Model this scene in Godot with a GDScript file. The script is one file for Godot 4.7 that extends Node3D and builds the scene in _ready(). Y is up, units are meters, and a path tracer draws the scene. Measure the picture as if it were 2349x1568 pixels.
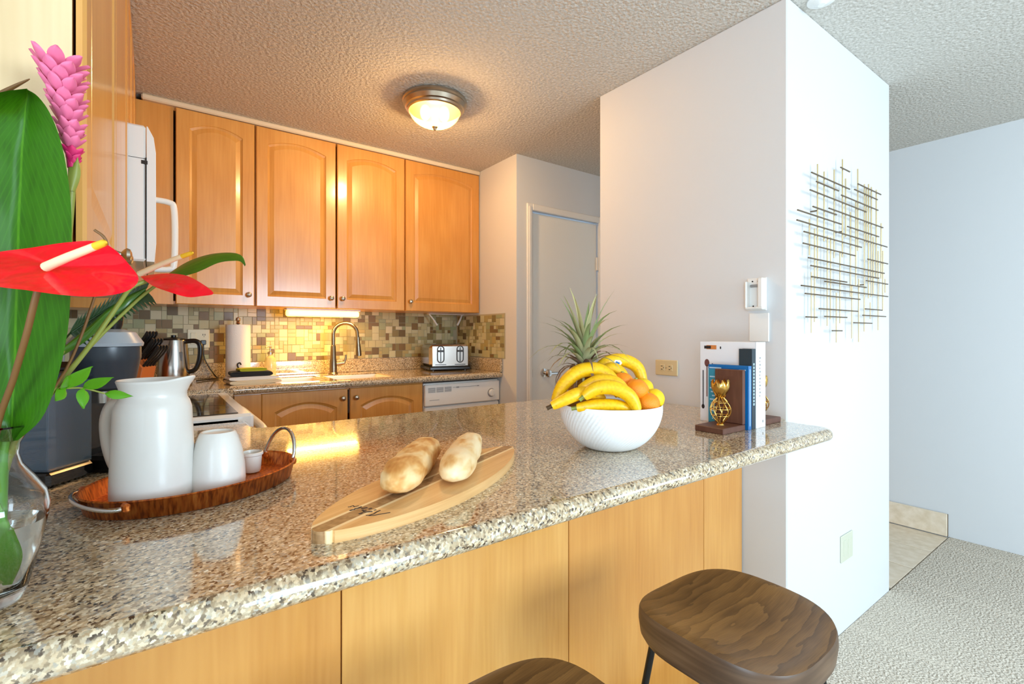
extends Node3D
# Kitchen seen across a granite peninsula. x runs along the back wall, y up, -z towards the back wall (called "n" below).

const YAW := 36.29
const CEIL := 2.44
const TOP := 0.937      # top of the peninsula
const KTOP := 0.975     # top of the kitchen run
const ART_UP := [ [1.939, 1.526, 1.659], [1.956, 1.241, 1.466], [1.983, 1.282, 1.629], [2.007, 1.444, 1.874], [2.064, 1.591, 1.857], [2.095, 1.268, 1.616], [2.124, 1.295, 1.614], [2.157, 1.536, 1.883], [2.180, 1.203, 1.401], [2.214, 1.280, 1.569], [2.237, 1.546, 1.941], [2.269, 1.631, 1.869], [2.319, 1.391, 1.741], [2.334, 1.218, 1.437], [2.376, 1.440, 1.795], [2.397, 1.588, 1.934], [2.409, 1.203, 1.471], [2.471, 1.248, 1.883], [2.495, 1.634, 1.869], [2.519, 1.393, 1.892], [2.552, 1.401, 1.885], [2.577, 1.415, 1.668], [2.611, 1.485, 1.883], [2.637, 1.254, 1.612], [2.672, 1.489, 1.742], [2.694, 1.344, 1.618], [2.726, 1.428, 1.492], [2.541, 1.303, 1.376] ]
const ART_ACROSS := [ [1.939, 2.291, 1.828], [1.979, 2.180, 1.802], [1.927, 2.471, 1.762], [2.200, 2.291, 1.899], [2.207, 2.611, 1.790], [2.379, 2.646, 1.866], [2.341, 2.603, 1.836], [1.950, 2.160, 1.705], [2.089, 2.672, 1.720], [1.828, 2.207, 1.674], [2.269, 2.620, 1.673], [1.823, 2.726, 1.638], [1.877, 2.417, 1.604], [1.871, 2.349, 1.562], [1.913, 2.690, 1.514], [2.487, 2.735, 1.561], [1.933, 2.620, 1.487], [1.939, 2.262, 1.447], [2.471, 2.735, 1.467], [2.052, 2.471, 1.437], [1.857, 2.735, 1.410], [1.888, 2.401, 1.383], [2.003, 2.376, 1.332], [2.463, 2.663, 1.345], [1.894, 1.985, 1.299], [2.052, 2.262, 1.304], [2.432, 2.708, 1.317], [2.334, 2.536, 1.284], [2.121, 2.214, 1.250] ]
const SPATHE_A := [ [-0.1485, 1.3155, -0.7294], [-0.1307, 1.3239, -0.7349], [-0.1068, 1.3298, -0.7298], [-0.0780, 1.3373, -0.7210], [-0.0515, 1.3397, -0.7078], [-0.0356, 1.3306, -0.6899], [-0.0217, 1.3124, -0.6673], [-0.0127, 1.2943, -0.6420], [-0.0221, 1.2798, -0.6241], [-0.0453, 1.2734, -0.6226], [-0.0711, 1.2743, -0.6291], [-0.0969, 1.2784, -0.6418], [-0.1168, 1.2813, -0.6564], [-0.1381, 1.2872, -0.6783] ]
const SPADIX_A := [ [-0.0882, 1.3050, -0.6789], [-0.0710, 1.3126, -0.6563], [-0.0527, 1.3201, -0.6342], [-0.0385, 1.3260, -0.6176] ]
const STEM_A := [ [-0.0905, 1.2930, -0.6843], [-0.0953, 1.2794, -0.6841], [-0.1064, 1.2351, -0.7046], [-0.1207, 1.1886, -0.7338], [-0.1396, 1.1251, -0.7663], [-0.1429, 1.0275, -0.7749], [-0.1409, 0.9648, -0.7734] ]
const SPATHE_B := [ [-0.0163, 1.3241, -0.9300], [0.0095, 1.3300, -0.9235], [0.0367, 1.3286, -0.9097], [0.0550, 1.3174, -0.8839], [0.0723, 1.2982, -0.8526], [0.0553, 1.2924, -0.8464], [0.0393, 1.2904, -0.8458], [0.0189, 1.2969, -0.8546], [-0.0013, 1.3078, -0.8880] ]
const SPADIX_B := [ [-0.0172, 1.3275, -0.9245], [0.0039, 1.3386, -0.9028], [0.0248, 1.3483, -0.8813], [0.0454, 1.3565, -0.8600] ]
const STEM_B := [ [-0.0093, 1.3163, -0.9187], [-0.0272, 1.3050, -0.9133], [-0.0416, 1.2781, -0.8990], [-0.0725, 1.2168, -0.8720], [-0.1094, 1.1505, -0.8123], [-0.1329, 1.1011, -0.7861], [-0.1403, 1.0256, -0.7792], [-0.1371, 0.9648, -0.7706] ]
const LEAF_L := [ [-0.1408, 1.1225, -0.7547], [-0.1597, 1.1459, -0.7686], [-0.1692, 1.1834, -0.7756], [-0.1748, 1.2397, -0.7797], [-0.1756, 1.3054, -0.7803], [-0.1724, 1.3605, -0.7717], [-0.1678, 1.4053, -0.7621], [-0.1607, 1.4401, -0.7507], [-0.1500, 1.4652, -0.7367], [-0.1328, 1.4775, -0.7116], [-0.1161, 1.4795, -0.6870] ]
const LEAF_M := [ [-0.1334, 1.1172, -0.7791], [-0.1314, 1.1418, -0.7776], [-0.1299, 1.1810, -0.7765], [-0.1283, 1.2398, -0.7753], [-0.1267, 1.3085, -0.7741], [-0.1240, 1.3662, -0.7659], [-0.1213, 1.4131, -0.7578], [-0.1182, 1.4497, -0.7493], [-0.1152, 1.4760, -0.7409], [-0.1112, 1.4891, -0.7255], [-0.1101, 1.4915, -0.7124] ]
const LEAF_R := [ [-0.1213, 1.1194, -0.7578], [-0.0999, 1.1435, -0.7421], [-0.0871, 1.1820, -0.7327], [-0.0766, 1.2398, -0.7250], [-0.0735, 1.3072, -0.7227], [-0.0725, 1.3638, -0.7157], [-0.0752, 1.4099, -0.7115], [-0.0809, 1.4457, -0.7095], [-0.0888, 1.4715, -0.7091], [-0.0969, 1.4843, -0.7027], [-0.1044, 1.4865, -0.6957] ]
const LANCE_TOP := [ [0.0187, 1.3355, -0.9788], [0.0446, 1.3555, -0.9597], [0.0734, 1.3676, -0.9386], [0.1010, 1.3688, -0.9060], [0.1143, 1.3609, -0.8838], [0.1175, 1.3449, -0.8752] ]
const LANCE_LOW := [ [0.0225, 1.3258, -0.9636], [0.0551, 1.3357, -0.9334], [0.0834, 1.3512, -0.9127], [0.1025, 1.3539, -0.8924], [0.1113, 1.3518, -0.8798], [0.1169, 1.3442, -0.8757] ]
const DARK_TOP := [ [-0.0042, 1.3142, -0.9708], [-0.0287, 1.3007, -0.9640], [-0.0546, 1.2772, -0.9582], [-0.0780, 1.2470, -0.9381], [-0.1025, 1.2165, -0.9065] ]
const DARK_LOW := [ [-0.0125, 1.2995, -0.9645], [-0.0311, 1.2777, -0.9533], [-0.0542, 1.2572, -0.9517], [-0.0769, 1.2281, -0.9249], [-0.1001, 1.2076, -0.9047] ]
const GINGER := [ [-0.0732, 1.4224, -0.7299], [-0.0755, 1.4492, -0.7316], [-0.0795, 1.4833, -0.7345], [-0.0842, 1.5173, -0.7380], [-0.0893, 1.5441, -0.7417] ]
const GINGER_STEM := [ [-0.0732, 1.4224, -0.7299], [-0.0741, 1.3959, -0.7318], [-0.0770, 1.3578, -0.7389], [-0.0809, 1.3093, -0.7480], [-0.0969, 1.1953, -0.7597], [-0.1317, 1.0974, -0.7790], [-0.1501, 0.9769, -0.7864] ]
const SPRIG := [ [-0.1048, 1.1731, -0.8213], [-0.0904, 1.1682, -0.8356], [-0.0749, 1.1660, -0.8490], [-0.0535, 1.1567, -0.8581], [-0.0311, 1.1519, -0.8541] ]
const BROWN_TIP := [ [-0.1432, 1.4836, -0.7503], [-0.1245, 1.4975, -0.7366], [-0.1065, 1.5087, -0.7234] ]
const FERN := [ [-0.0125, 1.3043, -0.9645], [-0.0392, 1.2878, -0.9592], [-0.0696, 1.2636, -0.9568], [-0.0984, 1.2375, -0.9531] ]
const BURN := [[[-0.2069, 0.0321], [-0.2041, 0.0292], [-0.1979, 0.0304], [-0.2010, 0.0232], [-0.1943, 0.0208]], [[-0.2177, 0.0170], [-0.2134, 0.0163], [-0.2094, 0.0136]], [[-0.2080, 0.0161], [-0.2027, 0.0135], [-0.1957, 0.0130]], [[-0.2030, 0.0064], [-0.1997, 0.0052], [-0.1941, 0.0021]], [[-0.2066, 0.0007], [-0.2070, -0.0036], [-0.2037, -0.0049]], [[-0.1983, -0.0052], [-0.1952, -0.0061], [-0.1933, -0.0072]], [[-0.2211, -0.0059], [-0.2189, -0.0076], [-0.2151, -0.0077]], [[-0.2208, -0.0208], [-0.2189, -0.0244], [-0.2102, -0.0269], [-0.2011, -0.0249], [-0.1942, -0.0256]], [[-0.2197, -0.0252], [-0.2152, -0.0316], [-0.2081, -0.0357], [-0.2018, -0.0406], [-0.1940, -0.0459]], [[-0.1990, -0.0164], [-0.1947, -0.0173]], [[-0.2113, -0.0051], [-0.2099, -0.0103], [-0.2035, -0.0179]]]

var M := {}
var used_names := {}


class B:
	var v := PackedVector3Array()
	var n := PackedVector3Array()
	var u := PackedVector2Array()
	var c := PackedColorArray()
	var T := Transform3D.IDENTITY
	var tint := Color.WHITE
	var tinted := false

	func tri(a: Vector3, b: Vector3, d: Vector3, na: Vector3, nb: Vector3, nd: Vector3, ua := Vector2.ZERO, ub := Vector2.ZERO, ud := Vector2.ZERO) -> void:
		var g := (b - a).cross(d - a)
		if g.length_squared() < 1e-18:
			return
		if g.dot(na + nb + nd) > 0.0:
			var t := b
			b = d
			d = t
			t = nb
			nb = nd
			nd = t
			var tu := ub
			ub = ud
			ud = tu
		v.append(T * a)
		v.append(T * b)
		v.append(T * d)
		n.append((T.basis * na).normalized())
		n.append((T.basis * nb).normalized())
		n.append((T.basis * nd).normalized())
		u.append(ua)
		u.append(ub)
		u.append(ud)
		if tinted:
			c.append(tint)
			c.append(tint)
			c.append(tint)

	func flat(a: Vector3, b: Vector3, d: Vector3, out: Vector3) -> void:
		var g := (b - a).cross(d - a).normalized()
		if g.dot(out) < 0.0:
			g = -g
		tri(a, b, d, g, g, g)

	func fq(a: Vector3, b: Vector3, d: Vector3, e: Vector3, out: Vector3) -> void:
		flat(a, b, d, out)
		flat(a, d, e, out)

	# box between x, height and n limits, with chamfered edges
	func bx(x0: float, x1: float, y0: float, y1: float, n0: float, n1: float, bev := 0.0) -> void:
		cb(Vector3(x0, y0, -n1), Vector3(x1, y1, -n0), bev)

	func cb(lo: Vector3, hi: Vector3, bev := 0.0) -> void:
		var mid := (lo + hi) / 2.0
		var h := (hi - lo) / 2.0
		var e: float = minf(bev, minf(h.x, minf(h.y, h.z)) * 0.95)
		for ax in 3:
			for s in [-1.0, 1.0]:
				var o := Vector3.ZERO
				o[ax] = s
				var p := (ax + 1) % 3
				var q := (ax + 2) % 3
				var k := []
				for w in [[-1, -1], [1, -1], [1, 1], [-1, 1]]:
					var t := Vector3.ZERO
					t[ax] = s * h[ax]
					t[p] = w[0] * (h[p] - e)
					t[q] = w[1] * (h[q] - e)
					k.append(mid + t)
				fq(k[0], k[1], k[2], k[3], o)
		if e <= 0.0:
			return
		for ax in 3:
			var p := (ax + 1) % 3
			var q := (ax + 2) % 3
			for w in [[-1, -1], [1, -1], [1, 1], [-1, 1]]:
				var k := []
				for s in [-1.0, 1.0]:
					for f in 2:
						var t := Vector3.ZERO
						t[ax] = s * (h[ax] - e)
						t[p] = w[0] * (h[p] - (e if f == 0 else 0.0))
						t[q] = w[1] * (h[q] - (0.0 if f == 0 else e))
						k.append(mid + t)
				var o := Vector3.ZERO
				o[p] = w[0]
				o[q] = w[1]
				fq(k[0], k[1], k[3], k[2], o)
		for sx in [-1.0, 1.0]:
			for sy in [-1.0, 1.0]:
				for sz in [-1.0, 1.0]:
					var o := Vector3(sx, sy, sz)
					flat(mid + o * (h - Vector3(0, e, e)), mid + o * (h - Vector3(e, 0, e)), mid + o * (h - Vector3(e, e, 0)), o)

	# smooth surface through rows of points; wrap joins the ends of each row; uv runs 0..1
	func grid(rows: Array, wrap := false, side := 1.0) -> void:
		var m := rows.size()
		var k: int = rows[0].size()
		var nn := []
		for i in m:
			var line := PackedVector3Array()
			for j in k:
				var i0 := maxi(i - 1, 0)
				var i1 := mini(i + 1, m - 1)
				var j0 := (j - 1 + k) % k if wrap else maxi(j - 1, 0)
				var j1 := (j + 1) % k if wrap else mini(j + 1, k - 1)
				var du: Vector3 = rows[i1][j] - rows[i0][j]
				var dv: Vector3 = rows[i][j1] - rows[i][j0]
				if dv.length_squared() < 1e-14:
					var a: Vector3 = rows[i0][j1] - rows[i0][j0]
					var b: Vector3 = rows[i1][j1] - rows[i1][j0]
					dv = a + b
				var g := du.cross(dv) * side
				line.append(g.normalized() if g.length_squared() > 1e-20 else Vector3.UP)
			nn.append(line)
		for i in m - 1:
			for j in (k if wrap else k - 1):
				var j1 := (j + 1) % k
				var uj := float(j) / (k if wrap else k - 1)
				var uk := float(j + 1) / (k if wrap else k - 1)
				var vi := float(i) / (m - 1)
				var vk := float(i + 1) / (m - 1)
				tri(rows[i][j], rows[i + 1][j], rows[i + 1][j1], nn[i][j], nn[i + 1][j], nn[i + 1][j1], Vector2(uj, vi), Vector2(uj, vk), Vector2(uk, vk))
				tri(rows[i][j], rows[i + 1][j1], rows[i][j1], nn[i][j], nn[i + 1][j1], nn[i][j1], Vector2(uj, vi), Vector2(uk, vk), Vector2(uk, vi))

	# turned shape about y: profile of (radius, height); the body lies to the left of the run of the profile
	func lathe(prof: Array, seg := 32, at := Vector3.ZERO, crease := 32.0, sx := 1.0, sz := 1.0) -> void:
		var vol := 0.0
		for i in prof.size() - 1:
			vol += (prof[i + 1].y - prof[i].y) * (prof[i].x + prof[i + 1].x)
		var side := 1.0 if vol > 0.0 else -1.0
		var runs := []
		var run := [prof[0]]
		for i in range(1, prof.size()):
			run.append(prof[i])
			if i < prof.size() - 1:
				var d0: Vector2 = prof[i] - prof[i - 1]
				var d1: Vector2 = prof[i + 1] - prof[i]
				if absf(rad_to_deg(d0.angle_to(d1))) > crease:
					runs.append(run)
					run = [prof[i]]
		runs.append(run)
		for r in runs:
			var rows := []
			for p in r:
				var line := PackedVector3Array()
				for j in seg:
					var t := TAU * j / seg
					line.append(at + Vector3(cos(t) * p.x * sx, p.y, sin(t) * p.x * sz))
				rows.append(line)
			# normals straight from the profile, so that points on the axis stay smooth
			for i in r.size() - 1:
				var na := prof_normal(r, i) * side
				var nb := prof_normal(r, i + 1) * side
				for j in seg:
					var k := (j + 1) % seg
					var t0 := TAU * j / seg
					var t1 := TAU * (j + 1) / seg
					var a0 := Vector3(cos(t0) * na.x, na.y, sin(t0) * na.x)
					var a1 := Vector3(cos(t1) * na.x, na.y, sin(t1) * na.x)
					var b0 := Vector3(cos(t0) * nb.x, nb.y, sin(t0) * nb.x)
					var b1 := Vector3(cos(t1) * nb.x, nb.y, sin(t1) * nb.x)
					var ux := float(j) / seg
					var uy := float(j + 1) / seg
					tri(rows[i][j], rows[i + 1][j], rows[i + 1][k], a0, b0, b1, Vector2(ux, r[i].y), Vector2(ux, r[i + 1].y), Vector2(uy, r[i + 1].y))
					tri(rows[i][j], rows[i + 1][k], rows[i][k], a0, b1, a1, Vector2(ux, r[i].y), Vector2(uy, r[i + 1].y), Vector2(uy, r[i].y))

	func prof_normal(r: Array, i: int) -> Vector2:
		var d := Vector2.ZERO
		if i > 0:
			d += (r[i] - r[i - 1]).normalized()
		if i < r.size() - 1:
			d += (r[i + 1] - r[i]).normalized()
		return Vector2(d.y, -d.x).normalized()

	# round bar along a path; one radius or one for each point
	func tube(path: Array, rad, seg := 10, caps := true, flat_y := 1.0) -> void:
		var m := path.size()
		var rows := []
		var up := Vector3.UP
		var t0: Vector3 = (path[1] - path[0]).normalized()
		if absf(t0.dot(up)) > 0.95:
			up = Vector3.RIGHT
		var side := t0.cross(up).normalized()
		var centers := []
		for i in m:
			var t: Vector3 = (path[mini(i + 1, m - 1)] - path[maxi(i - 1, 0)]).normalized()
			side = (side - t * side.dot(t)).normalized()
			var other := side.cross(t).normalized()
			var r: float = rad if rad is float else rad[i]
			var line := PackedVector3Array()
			for j in seg:
				var a := TAU * j / seg
				line.append(path[i] + side * cos(a) * r + other * sin(a) * r * flat_y)
			rows.append(line)
		# outward normals
		for i in m - 1:
			for j in seg:
				var k := (j + 1) % seg
				var p0: Vector3 = path[i]
				var p1: Vector3 = path[i + 1]
				tri(rows[i][j], rows[i + 1][j], rows[i + 1][k], rows[i][j] - p0, rows[i + 1][j] - p1, rows[i + 1][k] - p1, Vector2(float(j) / seg, float(i) / (m - 1)), Vector2(float(j) / seg, float(i + 1) / (m - 1)), Vector2(float(j + 1) / seg, float(i + 1) / (m - 1)))
				tri(rows[i][j], rows[i + 1][k], rows[i][k], rows[i][j] - p0, rows[i + 1][k] - p1, rows[i][k] - p0, Vector2(float(j) / seg, float(i) / (m - 1)), Vector2(float(j + 1) / seg, float(i + 1) / (m - 1)), Vector2(float(j + 1) / seg, float(i) / (m - 1)))
		if caps:
			for e in [[0, 1], [m - 1, m - 2]]:
				var o: Vector3 = path[e[0]] - path[e[1]]
				for j in seg:
					flat(path[e[0]], rows[e[0]][j], rows[e[0]][(j + 1) % seg], o)

	# slab with a flat outline (x, y) from z0 to z1, with chamfers; smooth rounds the side
	func prism(poly: PackedVector2Array, z0: float, z1: float, bev := 0.0, smooth := false) -> void:
		var m := poly.size()
		var area := 0.0
		for i in m:
			area += poly[i].cross(poly[(i + 1) % m])
		var s := 1.0 if area > 0.0 else -1.0
		var en := []
		var vn := []
		for i in m:
			var d := (poly[(i + 1) % m] - poly[i]).normalized()
			en.append(Vector2(d.y, -d.x) * s)
		for i in m:
			var a: Vector2 = en[(i - 1 + m) % m]
			var b: Vector2 = en[i]
			var w := a + b
			vn.append(w / maxf(0.35, w.length_squared() / 2.0) if w.length() > 0.1 else b)
		var lv := [[z0, bev], [z0 + bev, 0.0], [z1 - bev, 0.0], [z1, bev]] if bev > 0.0 else [[z0, 0.0], [z1, 0.0]]
		var rings := []
		for l in lv:
			var line := []
			for i in m:
				var p: Vector2 = poly[i] - vn[i] * l[1]
				line.append(Vector3(p.x, p.y, l[0]))
			rings.append(line)
		for k in rings.size() - 1:
			for i in m:
				var j := (i + 1) % m
				if smooth and (bev == 0.0 or k == 1):
					var a := Vector3(vn[i].x, vn[i].y, 0).normalized()
					var b := Vector3(vn[j].x, vn[j].y, 0).normalized()
					tri(rings[k][i], rings[k + 1][i], rings[k + 1][j], a, a, b)
					tri(rings[k][i], rings[k + 1][j], rings[k][j], a, b, b)
				else:
					var zz := 0.0 if bev == 0.0 or k == 1 else (-1.0 if k == 0 else 1.0)
					fq(rings[k][i], rings[k + 1][i], rings[k + 1][j], rings[k][j], Vector3(en[i].x, en[i].y, zz))
		for e in [[0, -1.0], [rings.size() - 1, 1.0]]:
			var pl := PackedVector2Array()
			for p in rings[e[0]]:
				pl.append(Vector2(p.x, p.y))
			var ix := Geometry2D.triangulate_polygon(pl)
			for i in range(0, ix.size(), 3):
				flat(rings[e[0]][ix[i]], rings[e[0]][ix[i + 1]], rings[e[0]][ix[i + 2]], Vector3(0, 0, e[1]))

	# closed smooth lump: radius function over the sphere
	func lump(at: Vector3, r: Vector3, seg := 16, ring := 10, bump := 0.0, noise: FastNoiseLite = null) -> void:
		var rows := []
		for i in ring + 1:
			var line := PackedVector3Array()
			var f := PI * clampf(float(i) / ring, 0.004, 0.996)
			for j in seg:
				var t := TAU * j / seg
				var d := Vector3(sin(f) * cos(t), cos(f), sin(f) * sin(t))
				var k := 1.0
				if noise:
					k += bump * noise.get_noise_3dv((d * r + at) * 100.0)
				line.append(at + d * r * k)
			rows.append(line)
		grid(rows, true, -1.0)

	func mesh(m: Material) -> ArrayMesh:
		var a := []
		a.resize(Mesh.ARRAY_MAX)
		a[Mesh.ARRAY_VERTEX] = v
		a[Mesh.ARRAY_NORMAL] = n
		a[Mesh.ARRAY_TEX_UV] = u
		if tinted:
			a[Mesh.ARRAY_COLOR] = c
		var o := ArrayMesh.new()
		o.add_surface_from_arrays(Mesh.PRIMITIVE_TRIANGLES, a)
		o.surface_set_material(0, m)
		return o


func P(x: float, y: float, n: float) -> Vector3:
	return Vector3(x, y, -n)


func vec(a: Array) -> Array:
	var o := []
	for p in a:
		o.append(Vector3(p[0], p[1], p[2]))
	return o


func curve(pts: Array, k := 6) -> Array:   # smooth line through the points
	var o := []
	for i in pts.size() - 1:
		var a: Vector3 = pts[maxi(i - 1, 0)]
		var b: Vector3 = pts[i]
		var c: Vector3 = pts[i + 1]
		var d: Vector3 = pts[mini(i + 2, pts.size() - 1)]
		for j in k:
			o.append(b.cubic_interpolate(c, a, d, float(j) / k))
	o.append(pts[-1])
	return o


func numbered(called: String) -> String:
	if not used_names.has(called):
		used_names[called] = 0
		return called
	used_names[called] += 1
	return "%s_%03d" % [called, used_names[called]]


func thing(called: String, label: String, category: String, at := Vector3.ZERO, turn := 0.0, group := "") -> Node3D:
	var o := Node3D.new()
	o.name = numbered(called)
	add_child(o)
	o.position = at
	o.rotation.y = turn
	o.set_meta("label", label)
	o.set_meta("category", category)
	if group:
		o.set_meta("group", group)
	return o


func part(parent: Node3D, called: String, b: B, m: Material, label := "") -> MeshInstance3D:
	return place(parent, called, b.mesh(m), Transform3D.IDENTITY, label)


func place(parent: Node3D, called: String, mesh: Mesh, t := Transform3D.IDENTITY, label := "") -> MeshInstance3D:
	var o := MeshInstance3D.new()
	o.name = called
	o.mesh = mesh
	o.transform = t
	parent.add_child(o, true)
	if label:
		o.set_meta("label", label)
	return o


func solo(called: String, label: String, category: String, b: B, m: Material, at := Vector3.ZERO, turn := 0.0, group := "") -> MeshInstance3D:
	var o := MeshInstance3D.new()
	o.name = numbered(called)
	o.mesh = b.mesh(m)
	add_child(o)
	o.position = at
	o.rotation.y = turn
	o.set_meta("label", label)
	o.set_meta("category", category)
	if group:
		o.set_meta("group", group)
	return o


func struct(called: String, b: B, m: Material, label := "") -> MeshInstance3D:
	var o := MeshInstance3D.new()
	o.name = called
	o.mesh = b.mesh(m)
	add_child(o)
	o.set_meta("kind", "structure")
	if label:
		o.set_meta("label", label)
	return o


# ---------------------------------------------------------------- materials
func mat(called: String, col: Color, rough := 0.5, o := {}) -> StandardMaterial3D:
	var m := StandardMaterial3D.new()
	m.resource_name = called
	m.albedo_color = col
	m.roughness = rough
	m.metallic = o.get("metal", 0.0)
	m.metallic_specular = o.get("spec", 0.5)
	if o.has("tex"):
		m.albedo_texture = o.tex
	if o.has("scale"):
		m.uv1_triplanar = true
		m.uv1_triplanar_sharpness = 6.0
		m.uv1_scale = o.scale
		m.uv1_offset = o.get("shift", Vector3.ZERO)
		m.uv1_world_triplanar = o.get("world", false)
	if o.has("bump"):
		m.heightmap_enabled = true
		m.heightmap_texture = o.bump
		m.heightmap_scale = o.depth
	if o.has("rtex"):
		m.roughness_texture = o.rtex
	if o.has("coat"):
		m.clearcoat_enabled = true
		m.clearcoat = o.coat
		m.clearcoat_roughness = o.get("coat_rough", 0.08)
	if o.has("glow"):
		m.emission_enabled = true
		m.emission = o.glow
		m.emission_energy_multiplier = o.get("energy", 1.0)
	if o.has("alpha"):
		m.transparency = BaseMaterial3D.TRANSPARENCY_ALPHA
		m.albedo_color.a = o.alpha
	if o.has("refract"):
		m.refraction_enabled = true
		m.refraction_scale = o.refract
		m.albedo_color.a = o.get("solid", 0.0)
	if o.has("back"):
		m.backlight_enabled = true
		m.backlight = o.back
	if o.has("sheen"):
		m.rim_enabled = true
		m.rim = o.sheen
		m.rim_tint = 0.5
	if o.has("tints"):
		m.vertex_color_use_as_albedo = true
	if o.has("deep"):
		m.subsurf_scatter_enabled = true
		m.subsurf_scatter_strength = o.deep
	M[called] = m
	return m


func rgb(r: float, g: float, b: float) -> Color:
	return Color(r / 255.0, g / 255.0, b / 255.0)


func fnl(s: int, freq: float, oct := 3, kind := FastNoiseLite.TYPE_SIMPLEX_SMOOTH) -> FastNoiseLite:
	var f := FastNoiseLite.new()
	f.seed = s
	f.frequency = freq
	f.noise_type = kind
	f.fractal_octaves = oct
	return f


func texture(w: int, h: int, data: PackedByteArray) -> ImageTexture:
	return ImageTexture.create_from_image(Image.create_from_data(w, h, false, Image.FORMAT_RGB8, data))


# colour from a list of stops, t in 0..1
func ramp(stops: Array, t: float) -> Color:
	t = clampf(t, 0.0, 0.9999) * (stops.size() - 1)
	var i := int(t)
	return stops[i].lerp(stops[i + 1], t - i)


func streak_texture(w: int, h: int, s: int, stops: Array, fine: Vector2, broad: Vector2, blotch: Vector2, mixed: Vector3) -> ImageTexture:
	var a := fnl(s, 1.0, 2)
	var b := fnl(s + 7, 1.0, 2)
	var d := PackedByteArray()
	d.resize(w * h * 3)
	var k := 0
	for y in h:
		for x in w:
			var t := 0.5 + mixed.x * a.get_noise_2d(x * fine.x, y * fine.y) + mixed.y * b.get_noise_2d(x * broad.x, y * broad.y) + mixed.z * a.get_noise_2d(x * blotch.x + 500.0, y * blotch.y)
			var over := (float(x) / w - 0.85) / 0.15
			if over > 0.0:   # the right edge runs into the left one
				var z := x - w
				t = lerpf(t, 0.5 + mixed.x * a.get_noise_2d(z * fine.x, y * fine.y) + mixed.y * b.get_noise_2d(z * broad.x, y * broad.y) + mixed.z * a.get_noise_2d(z * blotch.x + 500.0, y * blotch.y), over)
			var c := ramp(stops, t)
			d[k] = int(c.r * 255.0)
			d[k + 1] = int(c.g * 255.0)
			d[k + 2] = int(c.b * 255.0)
			k += 3
	return texture(w, h, d)


# rings of a plain-sawn board, seen from above
func ring_texture(w: int, h: int, s: int, stops: Array, freq: float, squash: float, warp: float) -> ImageTexture:
	var a := fnl(s, 0.012, 3)
	var f := fnl(s + 3, 1.0, 2)
	var d := PackedByteArray()
	d.resize(w * h * 3)
	var k := 0
	for y in h:
		for x in w:
			var qx := x - w * 0.45 + warp * a.get_noise_2d(x * 0.35, y)
			var qy := (y - h * 0.55) * 1.0 + warp * a.get_noise_2d(x * 0.35 + 900.0, y)
			var r := sqrt(qx * qx * squash + qy * qy)
			var q := fposmod(r * freq + 0.25 * f.get_noise_2d(x * 0.006, y * 0.05), 1.0)
			var t := 0.42 * pow(q, 0.7) + 0.3 + 0.16 * f.get_noise_2d(x * 0.012, y * 0.5) + 0.35 * a.get_noise_2d(x * 0.2 + 300.0, y * 0.45)
			var c := ramp(stops, t)
			d[k] = int(c.r * 255.0)
			d[k + 1] = int(c.g * 255.0)
			d[k + 2] = int(c.b * 255.0)
			k += 3
	return texture(w, h, d)


# crystals of many colours that repeat without a seam
func granite_texture(w: int, cells: int, s: int, stops: Array, weights: Array) -> ImageTexture:
	var rng := RandomNumberGenerator.new()
	rng.seed = s
	var px := PackedFloat32Array()
	var py := PackedFloat32Array()
	var cr := PackedInt32Array()
	var total := 0.0
	for q in weights:
		total += q
	for i in cells * cells:
		px.append(rng.randf())
		py.append(rng.randf())
		var t := rng.randf() * total
		var k := 0
		while k < weights.size() - 1 and t > weights[k]:
			t -= weights[k]
			k += 1
		cr.append(k)
	var cols := []
	for i in cells * cells:
		var c: Color = stops[cr[i]]
		var f := rng.randf_range(0.86, 1.14)
		cols.append([clampi(int(c.r * 255 * f), 0, 255), clampi(int(c.g * 255 * f), 0, 255), clampi(int(c.b * 255 * f), 0, 255)])
	var nx := fnl(s + 1, 1.0, 2)
	var d := PackedByteArray()
	d.resize(w * w * 3)
	var scale := float(cells) / w
	var at := 0
	for y in w:
		for x in w:
			var wob := nx.get_noise_2d(x * 0.11, y * 0.11) * 0.55
			var gx := x * scale + wob
			var gy := y * scale - wob * 0.7 + 0.25 * nx.get_noise_2d(x * 0.3 + 77.0, y * 0.3)
			var ix := int(floor(gx))
			var iy := int(floor(gy))
			var best := 9.0
			var pick := 0
			for oy in range(-1, 2):
				for ox in range(-1, 2):
					var id := posmod(iy + oy, cells) * cells + posmod(ix + ox, cells)
					var dx := ix + ox + px[id] - gx
					var dy := iy + oy + py[id] - gy
					var q := dx * dx + dy * dy
					if q < best:
						best = q
						pick = id
			var c: Array = cols[pick]
			d[at] = c[0]
			d[at + 1] = c[1]
			d[at + 2] = c[2]
			at += 3
	return texture(w, w, d)


func noise_texture(w: int, s: int, freq: float, oct: int, kind := FastNoiseLite.TYPE_SIMPLEX_SMOOTH, stops := [], at := []) -> NoiseTexture2D:
	var t := NoiseTexture2D.new()
	t.width = w
	t.height = w
	t.seamless = true
	t.seamless_blend_skirt = 0.15
	t.noise = fnl(s, freq, oct, kind)
	if stops:
		var g := Gradient.new()
		g.colors = PackedColorArray(stops)
		var o := PackedFloat32Array()
		for i in stops.size():
			o.append(at[i] if at else float(i) / (stops.size() - 1))
		g.offsets = o
		t.color_ramp = g
	return t


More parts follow.
